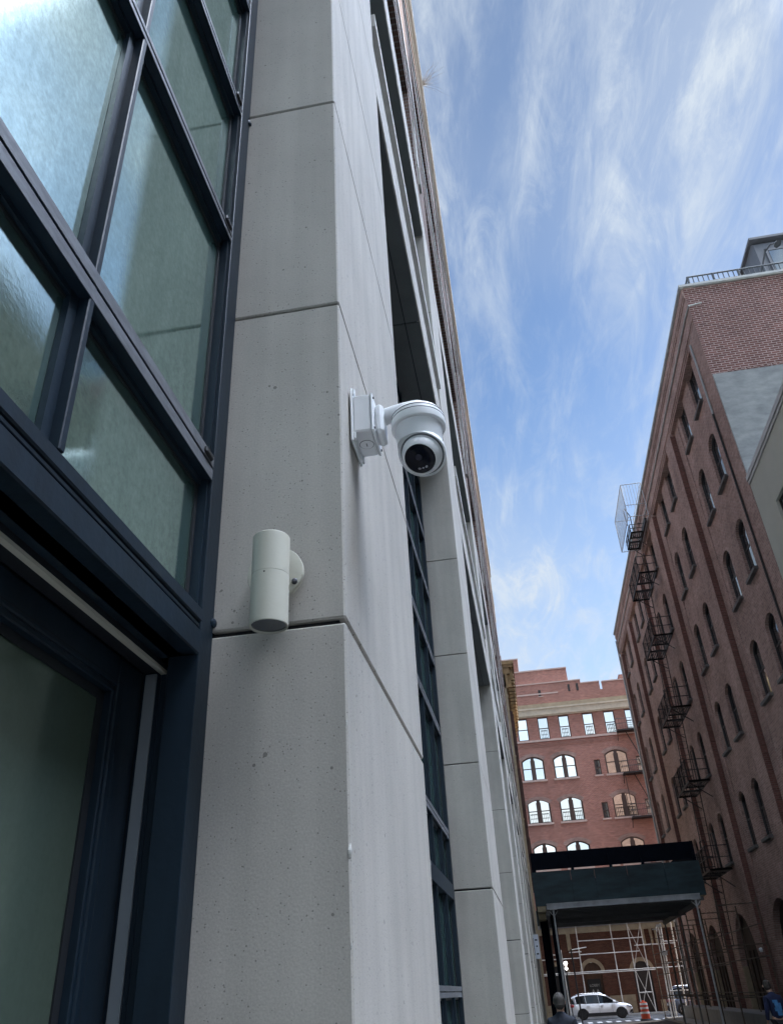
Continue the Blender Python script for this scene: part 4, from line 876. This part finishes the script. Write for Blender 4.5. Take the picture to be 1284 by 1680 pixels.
# arm: flared foot on the lid, rounded bar out to the dome
AX, AY = -.134, 1.597
def arm(b):
    b.smooth = True
    st = []   # stations: (x, z centre, half height, half width)
    for x, zc_, hh, hw in ((-.2220, 3.1250, .0160, .0230), (-.210, 3.1280, .0155, .0225), (-.195, 3.1325, .0150, .0225),
                           (-.17, 3.1380, .0148, .0225), (-.145, 3.1405, .0148, .0225), (-.130, 3.1395, .0155, .0225), (-.120, 3.1360, .0165, .0215), (-.1125, 3.1300, .0170, .0190), (-.1085, 3.1240, .0150, .0140), (-.1070, 3.1200, .006, .006)):
        st.append([L_(x, AY+hw*cy, zc_+hh*cz) for cy, cz in [(math.copysign(abs(math.cos(a))**.6, math.cos(a)), math.copysign(abs(math.sin(a))**.6, math.sin(a))) for a in [2*math.pi*i/24 for i in range(24)]]])
    n = len(b.v)
    for s_ in st: b.v += s_
    for k in range(len(st)-1):
        for i in range(24): j = (i+1) % 24; b.face((n+k*24+i, n+k*24+j, n+(k+1)*24+j, n+(k+1)*24+i))
    b.smooth = False; b.face(tuple(n+i for i in range(24))); b.face(tuple(n+(len(st)-1)*24+i for i in range(24)))
part(SCm, 'arm', 'white', arm)
part(SCm, 'arm_foot', 'white', lambda b: b.bbox(*[q for pr in zip(L_(-.2395, AY-.037, 3.056), L_(-.2175, AY+.037, 3.146)) for q in pr], .008))
dome = part(SCm, 'housing', 'white', lambda b: b.lathe(L_(AX, AY, 3.128), (0, 0, -1), [(-.002, .03), (0, .040), (.004, .050), (.012, .0600), (.019, .0640), (.0215, .0648), (.0220, .0615), (.0238, .0615), (.0243, .0662), (.0335, .0675), (.0340, .0648), (.0358, .0648), (.0363, .0682), (.047, .0688), (.0560, .0680), (.0590, .0655), (.0600, .0610), (.0600, .050)], 56))
part(dome, 'seam', 'whiteseam', lambda b: b.lathe(L_(AX, AY, 3.128-.0222), (0, 0, -1), [(0, .0668), (.0011, .0668)], 56))
part(dome, 'seam', 'whiteseam', lambda b: b.lathe(L_(AX, AY, 3.128-.0341), (0, 0, -1), [(0, .0686), (.0011, .0686)], 56))
# the turret body below the flange, cut open by the ball
BC = Vector((-.1295, 1.590, 2.990)); ND = Vector((-.165, -.560, -.812)).normalized()
def turret(b):
    b.lathe(L_(AX, AY, 3.0700), (0, 0, -1), [(0, .0600), (.010, .0595), (.028, .0575), (.048, .0560)], 56)
part(dome, 'turret_body', 'white', turret)
bl = L_(*BC)
# socket collar round the ball (a spherical cup whose rim faces the viewer)
cup_prof = []
for i in range(19):
    a = math.radians(178-i*6.0); cup_prof.append((math.cos(a)*.0600*-1*-1, math.sin(a)*.0600))
part(dome, 'socket', 'white', lambda b: b.lathe(bl, -ND, [(-q[0], q[1]) for q in [( -math.cos(math.radians(4+i*5.6))*.0595, math.sin(math.radians(4+i*5.6))*.0595) for i in range(17)]]+[(-.0010, .0592), (-.0022, .0560), (.001, .0530)], 56))
part(dome, 'socket_gap', 'whiteseam', lambda b: b.lathe(bl, ND, [(.0005, .0545), (.0008, .0510)], 56))
ball = part(dome, 'ball', 'white', lambda b: b.lathe(bl, ND, [(-.02, .046), (-.005, .0500), (.003, .0503), (.012, .0492), (.020, .0466), (.0265, .0432), (.0305, .0408), (.0320, .0394), (.0320, .0384), (.0305, .0382)], 56))
part(ball, 'window', 'lens', lambda b: b.lathe(bl, ND, [(.029, .0384), (.0312, .0380), (.0338, .0340), (.0356, .0265), (.0364, .015), (.0367, .0001)], 56))
Ux = ND.cross(Vector((0, 0, 1))).normalized(); Uz = Ux.cross(ND).normalized()
def onf(a, c, h): return tuple(Vector(bl)+ND*h+Ux*a+Uz*c)
part(ball, 'objective', 'lensglass', lambda b: b.lathe(onf(0, .006, .0370), ND, [(0, .0085), (.0006, .0082), (.0007, .0068), (.0002, .0064)], 28))
part(ball, 'infrared_lamp', 'led', lambda b: [b.lathe(onf(dx, -.0215, .0352), ND, [(0, .0040), (.0006, .0037), (.0008, .0001)], 16) for dx in (-.0085, 0, .0085)])

# ------------------------------------------------------------------ WALL LIGHT
WL = empty('wall_light', 'cream cylinder up and down wall light on the shaded side of the concrete pillar', 'wall light', (-.435, 1.434, 2.617))
def W_(x, y, z): return (x+.435, y-1.434, z-2.617)
part(WL, 'back_plate', 'cream', lambda b: b.lathe(W_(-.4425, 1.4325, 2.619), (0, -1, 0), [(0, .0585), (.001, .0600), (.010, .0602), (.0135, .059), (.0145, .056), (.0146, .001)], 56))
part(WL, 'stem', 'cream', lambda b: b.lathe(W_(-.435, 1.42, 2.60), (0, -1, 0), [(0, .012), (.05, .012)], 20))
part(WL, 'screw', 'screw', lambda b: b.lathe(W_(-.3995, 1.418, 2.592), (.2, -1, 0), [(0, .0062), (.006, .0056), (.008, .0030)], 14))
CXl, CYl = -.4305, 1.352
ZB, ZT = 2.468, 2.662
cyl = part(WL, 'lamp_body', 'cream', lambda b: b.lathe(W_(CXl, CYl, ZB), (0, 0, 1), [(.0055, .0330), (.0006, .0345), (.0, .0360), (.0012, .0372), (.1062, .0372), (.1064, .0366), (.1069, .0366), (.1071, .0372), (.1925, .0372), (.1940, .0360)], 56))
part(cyl, 'lens', 'lampglass', lambda b: b.lathe(W_(CXl, CYl, ZB+.004), (0, 0, 1), [(0, .0335), (.003, .0333)], 40))
part(cyl, 'grub_screw', 'joint', lambda b: b.lathe(W_(CXl-.001, CYl-.0370, ZB+.101), (0, -1, 0), [(0, .0019), (.0006, .0018)], 10))

# ------------------------------------------------------------------ VEHICLES (local x forward, y left)
def vehicle(name, label, loc, rz, paint, L=4.3, Wd=1.80, H=1.62, rim='rimdark', cat='car'):
    root = empty(name, label, cat, loc, rz)
    # lower body: loft of cross sections along x (rear to front)
    st = [(-.500, .62, .42, .86, .94), (-.488, .80, .30, .90, 1.02), (-.44, .87, .24, .93, 1.06), (-.30, .90, .22, .95, 1.06), (-.10, .90, .22, .94, 1.03), (.12, .90, .22, .94, 1.00), (.20, .90, .22, .92, .99), (.30, .89, .22, .88, .96), (.40, .86, .24, .80, .90), (.46, .80, .28, .72, .82), (.49, .70, .34, .64, .72), (.50, .58, .40, .58, .62)]
    def body(b):
        b.smooth = True; n = len(b.v); K = 12
        for fx, hw, zb, zm, zt in st:
            x = fx*L; hw *= Wd/1.8; 
            half = [(hw*.90, zb), (hw*.985, zb+.08), (hw*1.0, (zb+zm)/2), (hw*.985, zm-.06), (hw*.94, zm+.01), (hw*.80, zt)]
            for (y, z) in half: b.v.append((x, y, z))
            for (y, z) in half[::-1]: b.v.append((x, -y, z))
        for k in range(len(st)-1):
            for i in range(K): j = (i+1) % K; b.face((n+k*K+i, n+k*K+j, n+(k+1)*K+j, n+(k+1)*K+i))
        b.face(tuple(n+i for i in range(K))); b.face(tuple(n+(len(st)-1)*K+i for i in range(K)))
    bd = part(root, 'body', paint, body)
    # greenhouse: glass volume with painted roof and pillars
    zr = H
    gs = [(-.485, .70, 1.0, .60, 1.03), (-.445, .80, 1.0, .66, 1.32), (-.38, .82, 1.0, .68, zr-.09), (-.22, .83, .98, .69, zr-.015), (-.02, .83, .97, .69, zr-.02), (.10, .82, .96, .68, zr-.10), (.20, .80, .96, .70, 1.24), (.275, .78, .94, .72, .98)]
    def green(b):
        b.smooth = True; n = len(b.v)
        for fx, hb, zb, ht, zt in gs:
            for y, z in ((hb, zb), (ht+.03, zt-.10 if zt > 1.2 else zt-.02), (ht-.08, zt-.035), (-ht+.08, zt-.035), (-ht-.03, zt-.10 if zt > 1.2 else zt-.02), (-hb, zb)): b.v.append((fx*L, y*Wd/1.8, z))
        for k in range(len(gs)-1):
            for i in range(6): j = (i+1) % 6; b.face((n+k*6+i, n+k*6+j, n+(k+1)*6+j, n+(k+1)*6+i))
        b.face(tuple(n+i for i in range(6))); b.face(tuple(n+(len(gs)-1)*6+i for i in range(6)))
    part(root, 'glasshouse', 'carglass', green)
    def roof(b):
        b.smooth = True; n = len(b.v); rs = [(-.475, .60, 1.36), (-.44, .655, zr-.13), (-.37, .685, zr-.045), (-.22, .70, zr+.005), (-.02, .70, zr), (.06, .69, zr-.055), (.105, .68, zr-.115)]
        for fx, hw, z in rs:
            for y, dz in ((hw+.022, -.075), (hw-.02, -.02), (hw*.5, .012), (-hw*.5, .012), (-hw+.02, -.02), (-hw-.022, -.075)): b.v.append((fx*L, y*Wd/1.8, z+dz))
        for k in range(len(rs)-1):
            for i in range(5): b.face((n+k*6+i, n+k*6+i+1, n+(k+1)*6+i+1, n+(k+1)*6+i))
    part(root, 'roof', paint, roof)
    def pillars(b):
        for s_ in (1, -1):
            q = Wd/1.8*s_
            b.bar((.285*L, .80*q, .96), (.105*L, .705*q, zr-.16), .05, .07); b.bar((-.02*L, .85*q, .98), (-.03*L, .735*q, zr-.10), .012, .04)
            b.bar((-.23*L, .855*q, .99), (-.24*L, .735*q, zr-.10), .012, .035); b.bar((-.41*L, .845*q, .98), (-.425*L, .735*q, 1.36), .03, .30)
    part(root, 'window_pillars', paint, pillars)
    for s_ in (1, -1): part(root, 'roof_rail', 'chrome', lambda b: b.path([(-.38*L, s_*.66*Wd/1.8, zr-.03), (-.34*L, s_*.68*Wd/1.8, zr+.035), (0, s_*.68*Wd/1.8, zr+.03), (.05*L, s_*.66*Wd/1.8, zr-.04)], .015, 6))
    part(root, 'window_trim', 'chrome' if paint == 'cardark' else 'plastic', lambda b: [b.bar((-.40*L, s_*.868*Wd/1.8, 1.0), (.27*L, s_*.845*Wd/1.8, .955), .012, .022) for s_ in (1, -1)])
    for s_ in (1, -1):
        for fx in (-.30, .315):
            x = fx*L; y = s_*(Wd/2-.10)
            part(root, 'wheel_arch', 'plastic', lambda b: b.prism([(x+.42*math.cos(math.pi*i/14), .30+.42*math.sin(math.pi*i/14)) for i in range(15)]+[(x-.42, .2), (x+.42, .2)], 'y', s_*(Wd/2-.25), s_*(Wd/2+.006)))
            wh = part(root, 'wheel', 'tyre', lambda b: b.lathe((x, y-s_*.11, .355), (0, s_, 0), [(0, .31), (.02, .352), (.20, .352), (.222, .32), (.222, .24), (.20, .235)], 32))
            part(wh, 'rim', rim, lambda b: [b.lathe((x, y-s_*.11, .34), (0, s_, 0), [(.19, .24), (.222, .238), (.218, .215), (.15, .205)], 32), b.lathe((x, y-s_*.11, .34), (0, s_, 0), [(.15, .06), (.215, .05), (.218, .001)], 16)]+[b.bar((x+.04*math.cos(t_), y+s_*.095, .34+.04*math.sin(t_)), (x+.22*math.cos(t_), y+s_*.10, .34+.22*math.sin(t_)), .05, .03, (0, 1, 0)) for t_ in [2*math.pi*i/7 for i in range(7)]])
        part(root, 'sill_cladding', 'plastic', lambda b: b.bar((-.22*L, s_*(Wd/2-.005), .30), (.22*L, s_*(Wd/2-.005), .30), .035, .22))
        part(root, 'mirror', paint, lambda b: b.bbox(.20*L, .245*L, *sorted((s_*(Wd/2-.02), s_*(Wd/2+.19))), .98, 1.11, .03))
        part(root, 'door_handle', 'chrome' if paint == 'cardark' else paint, lambda b: [b.bar((fx*L-.1, s_*(Wd/2+.01), .86), (fx*L+.1, s_*(Wd/2+.01), .86), .03, .03) for fx in (-.2, .02)])
        part(root, 'door_gap', 'plastic', lambda b: [b.bar((fx*L, s_*(Wd/2-.003), .34), (fx*L, s_*(Wd/2-.012), .92), .012, .010, (1, 0, 0)) for fx in (-.03, .18)])
        part(root, 'tail_lamp', 'taillamp', lambda b: b.bbox(-.503*L, -.43*L, *sorted((s_*.52, s_*(Wd/2-.035))), .80, .96, .02))
        part(root, 'head_lamp', 'headlamp', lambda b: b.prism([(.405*L, .74), (.49*L, .62), (.485*L, .70), (.41*L, .82)], 'y', *sorted((s_*.5, s_*(Wd/2-.045)))))
        part(root, 'fog_surround', 'plastic', lambda b: b.prism([(.44*L, .30), (.498*L, .40), (.492*L, .56), (.46*L, .48)], 'y', *sorted((s_*.5, s_*(Wd/2-.06)))))
    part(root, 'bumper', 'plastic', lambda b: [b.bbox(.42*L, .502*L, -.66, .66, .26, .42, .03), b.bbox(.47*L, .503*L, -.5, .5, .41, .66, .02)])
    part(root, 'bumper', 'plastic', lambda b: b.bbox(-.505*L, -.43*L, -.72, .72, .26, .46, .03))
    part(root, 'number_plate', 'reflective', lambda b: b.box(-.508*L, -.50*L, -.2, .2, .60, .72))
    return root
vehicle('suv', 'white compact suv parked side-on behind the scaffold tubes', (3.72, 69.0, 0), math.radians(-1), 'carwhite', L=4.35, H=1.57)
vehicle('suv', 'dark blue suv with a red tail lamp parked behind the bright corner tubes', (10.75, 68.7, 0), math.radians(-3), 'cardark', L=4.7, Wd=1.9, H=1.72, rim='rim')

# traffic barrel
TB = empty('traffic_barrel', 'orange and white striped traffic barrel standing on its black base', 'traffic barrel', (6.02, 61.6, 0))
part(TB, 'barrel', 'orange', lambda b: b.lathe((0, 0, .06), (0, 0, 1), [(0, .275), (.24, .272), (.25, .262), (.48, .258), (.49, .248), (.72, .243), (.73, .235), (.90, .228), (.93, .17), (.95, .10)], 28))
for z, r_ in ((.31, .266), (.56, .252), (.78, .238)): part(TB, 'band', 'reflective', lambda b: b.lathe((0, 0, z+.05), (0, 0, 1), [(0, r_+.006), (.11, r_+.001)], 28))
part(TB, 'base', 'plastic', lambda b: b.lathe((0, 0, 0.01), (0, 0, 1), [(0, .38), (.05, .36), (.08, .30)], 20))
part(TB, 'handle', 'orange', lambda b: b.bbox(-.07, .07, -.02, .02, 1.0, 1.08, .01))
LD = MB(); LD.bbox(8.05, 9.1, 37.5, 59, .13, .72, .03); o = LD.build('loading_dock', 'paving'); tag(o, 'low grey concrete loading dock along the foot of the right warehouse', 'loading dock')

# ------------------------------------------------------------------ PEOPLE
def skinned(name, joints, edges, m, parent, root=0, sub=2, smooth=True):
    me = bpy.data.meshes.new(name); me.from_pydata([j[0] for j in joints], edges, []); o = bpy.data.objects.new(name, me); C.objects.link(o); o.parent = parent
    me.materials.append(MT[m])
    sk = o.modifiers.new('skin', 'SKIN'); sk.use_smooth_shade = True
    if not me.skin_vertices: 
        me.attributes.new('skin', 'FLOAT', 'POINT') if False else None
    for i, v in enumerate(me.skin_vertices[0].data):
        rr_ = joints[i][1]; v.radius = rr_ if isinstance(rr_, tuple) else (rr_, rr_); v.use_root = (i == root)
    ss = o.modifiers.new('sub', 'SUBSURF'); ss.levels = sub; ss.render_levels = sub
    return o
def chain(pts, start=None, offset=0):
    return [(offset+i, offset+i+1) for i in range(len(pts)-1)]
def person(label, loc, rz, jacket, hair, trousers, print_=None, lean=0.0, hscale=1.0, headtilt=(0, 0)):
    root = empty('person', label, 'person', loc, rz); root.scale = (hscale,)*3
    # local: facing +y; up z
    J = []; Eg = []
    def add(p_, r_, par=None):
        J.append((p_, r_)); 
        if par is not None: Eg.append((par, len(J)-1))
        return len(J)-1
    def ln_(z, y=0): return y+lean*max(0, z-.95)
    pel = add((0, ln_(.95), .95), (.145, .11)); wa = add((0, ln_(1.08), 1.08), (.135, .10), pel); ch = add((0, ln_(1.28, .01), 1.28), (.16, .115), wa); ut = add((0, ln_(1.42), 1.42), (.13, .09), ch)
    nk = add((0, ln_(1.50, .005), 1.50), .064, ut); nk2 = add((0, ln_(1.555, .015), 1.555), .060, nk)
    hx, hy = headtilt
    h1 = add((hx*.3, ln_(1.62, .03)+hy*.3, 1.62), (.082, .095), nk2); h2 = add((hx, ln_(1.70, .02)+hy, 1.695), (.090, .108), h1); h3 = add((hx*1.2, ln_(1.76, .01)+hy*1.3, 1.76), (.066, .080), h2)
    arms = {}
    for s_ in (1, -1):
        sh = add((s_*.175, ln_(1.41), 1.415), .062, ut); el = add((s_*.245, ln_(1.12, .0), 1.13), .046, sh); wr = add((s_*.25, ln_(.88, .12), .90), .03, el); pa = add((s_*.25, ln_(.83, .16), .84), (.036, .018), wr)
        for k, (dx, L2) in enumerate(((-.03, .062), (-.01, .075), (.01, .07), (.028, .055))):
            f1 = add((s_*.25+dx, ln_(.80, .18), .80), .0095, pa); f2 = add((s_*.25+dx, ln_(.80, .20), .80-L2*.55), .0085, f1); add((s_*.25+dx, ln_(.8, .19), .80-L2), .007, f2)
        t1 = add((s_*.25-s_*.04, ln_(.85, .19), .84), .011, pa); add((s_*.25-s_*.05, ln_(.85, .22), .80), .009, t1)
        arms[s_] = (sh, el, wr)
        hp = add((s_*.095, 0, .90), .095, pel); kn = add((s_*.11, .03, .50), .058, hp); an = add((s_*.115, -.02, .10), .038, kn); add((s_*.12, .12, .04), (.04, .028), an)
    bd = skinned('body', J, Eg, 'skin', root, 0)
    # face details: nose, ears, eyes
    hc = Vector((hx, ln_(1.70, .02)+hy, 1.695))
    part(bd, 'nose', 'skin', lambda b: b.prism([(hc.y+.085, hc.z+.02), (hc.y+.125, hc.z-.02), (hc.y+.085, hc.z-.03)], 'x', hc.x-.015, hc.x+.015))
    for s_ in (1, -1):
        part(bd, 'ear', 'skin', lambda b: b.lathe((hc.x+s_*.088, hc.y+.0, hc.z-.005), (s_, -.3, 0), [(0, .03), (.01, .032), (.016, .02), (.017, .001)], 10))
        part(bd, 'eye', 'lens', lambda b: b.lathe((hc.x+s_*.03, hc.y+.088, hc.z+.012), (0, 1, 0), [(0, .012), (.004, .008), (.005, .001)], 8))
    part(bd, 'mouth', 'taillamp', lambda b: b.box(hc.x-.02, hc.x+.02, hc.y+.085, hc.y+.093, hc.z-.055, hc.z-.049))
    # hair cap, thicker on the crown and the back
    def hr(b):
        b.smooth = True; n0 = len(b.v); r3 = random.Random(5)
        for i in range(15):
            th = math.pi*i/14
            for j in range(22):
                ph = 2*math.pi*j/22; q = 1+r3.uniform(-.035, .05)
                b.v.append((hc.x+.101*math.sin(th)*math.cos(ph)*q, hc.y-.032+.106*math.sin(th)*math.sin(ph)*q-(.018 if th > 2 else 0), hc.z+.012+.128*math.cos(th)*q))
        for i in range(14):
            for j in range(22): k = (j+1) % 22; b.face((n0+i*22+j, n0+i*22+k, n0+(i+1)*22+k, n0+(i+1)*22+j))
    part(bd, 'hair', hair, hr)
    # jacket and trousers as their own surfaces, a little outside the body
    g = .016
    K = []; E2 = []
    def ad(p_, r_, par=None):
        K.append((p_, r_)); 
        if par is not None: E2.append((par, len(K)-1))
        return len(K)-1
    a0 = ad((0, ln_(.88), .88), (.165, .125)); a1 = ad((0, ln_(1.08), 1.08), (.16, .12), a0); a2 = ad((0, ln_(1.28, .0), 1.28), (.185, .135), a1); a3 = ad((0, ln_(1.42), 1.42), (.155, .11), a2); a4 = ad((0, ln_(1.505), 1.505), (.085, .085), a3); ad((0, ln_(1.565), 1.565), (.078, .080), a4)
    for s_ in (1, -1):
        b1 = ad((s_*.185, ln_(1.41), 1.41), .083, a3); b2 = ad((s_*.25, ln_(1.13), 1.13), .066, b1); ad((s_*.252, ln_(.9, .11), .92), .045, b2)
    skinned('jacket', K, E2, jacket, root, 0)
    T = [((0, 0, .93), (.155, .12))]; E3 = []
    for s_ in (1, -1):
        i = len(T); T += [((s_*.095, 0, .86), .105), ((s_*.11, .03, .50), .075), ((s_*.115, -.02, .13), .06)]; E3 += [(0, i), (i, i+1), (i+1, i+2)]
    skinned('trousers', T, E3, trousers, root, 0)
    for s_ in (1, -1): part(root, 'shoe', 'shoe', lambda b: [b.bbox(s_*.12-.048, s_*.12+.048, -.08, .19, .0, .07, .02), b.bbox(s_*.12-.042, s_*.12+.042, -.075, .06, .07, .12, .02)])
    if print_:
        def pr(b):      # loose print following the curve of the back
            for (u0, u1, v0, v1) in ((-.10, .10, 1.12, 1.20), (-.07, .11, 1.20, 1.30), (-.10, .04, 1.30, 1.37), (-.05, .08, 1.02, 1.12)):
                n = 6
                for i in range(n):
                    xa = u0+(u1-u0)*i/n; xb = u0+(u1-u0)*(i+1)/n
                    f = lambda x, z: (x, ln_(z)-.150+.9*x*x-(.0 if z < 1.3 else -.012), z)
                    b.quad(f(xa, v0), f(xb, v0), f(xb, v1), f(xa, v1))
        part(root, 'print', print_, pr, fix=False)
    return root
person('man in a dark jacket walking away on the left pavement, seen from behind', (.20, 16.4, .0), math.radians(-4), 'jacket', 'hairgrey', 'trousers', headtilt=(.0, .0))
person('person in a navy hooded top with a light blue print, leaning forward by the warehouse', (5.9, 26.0, .0), math.radians(15), 'hoodie', 'hairgrey', 'trousers', print_='print', lean=.12, headtilt=(-.03, .05))
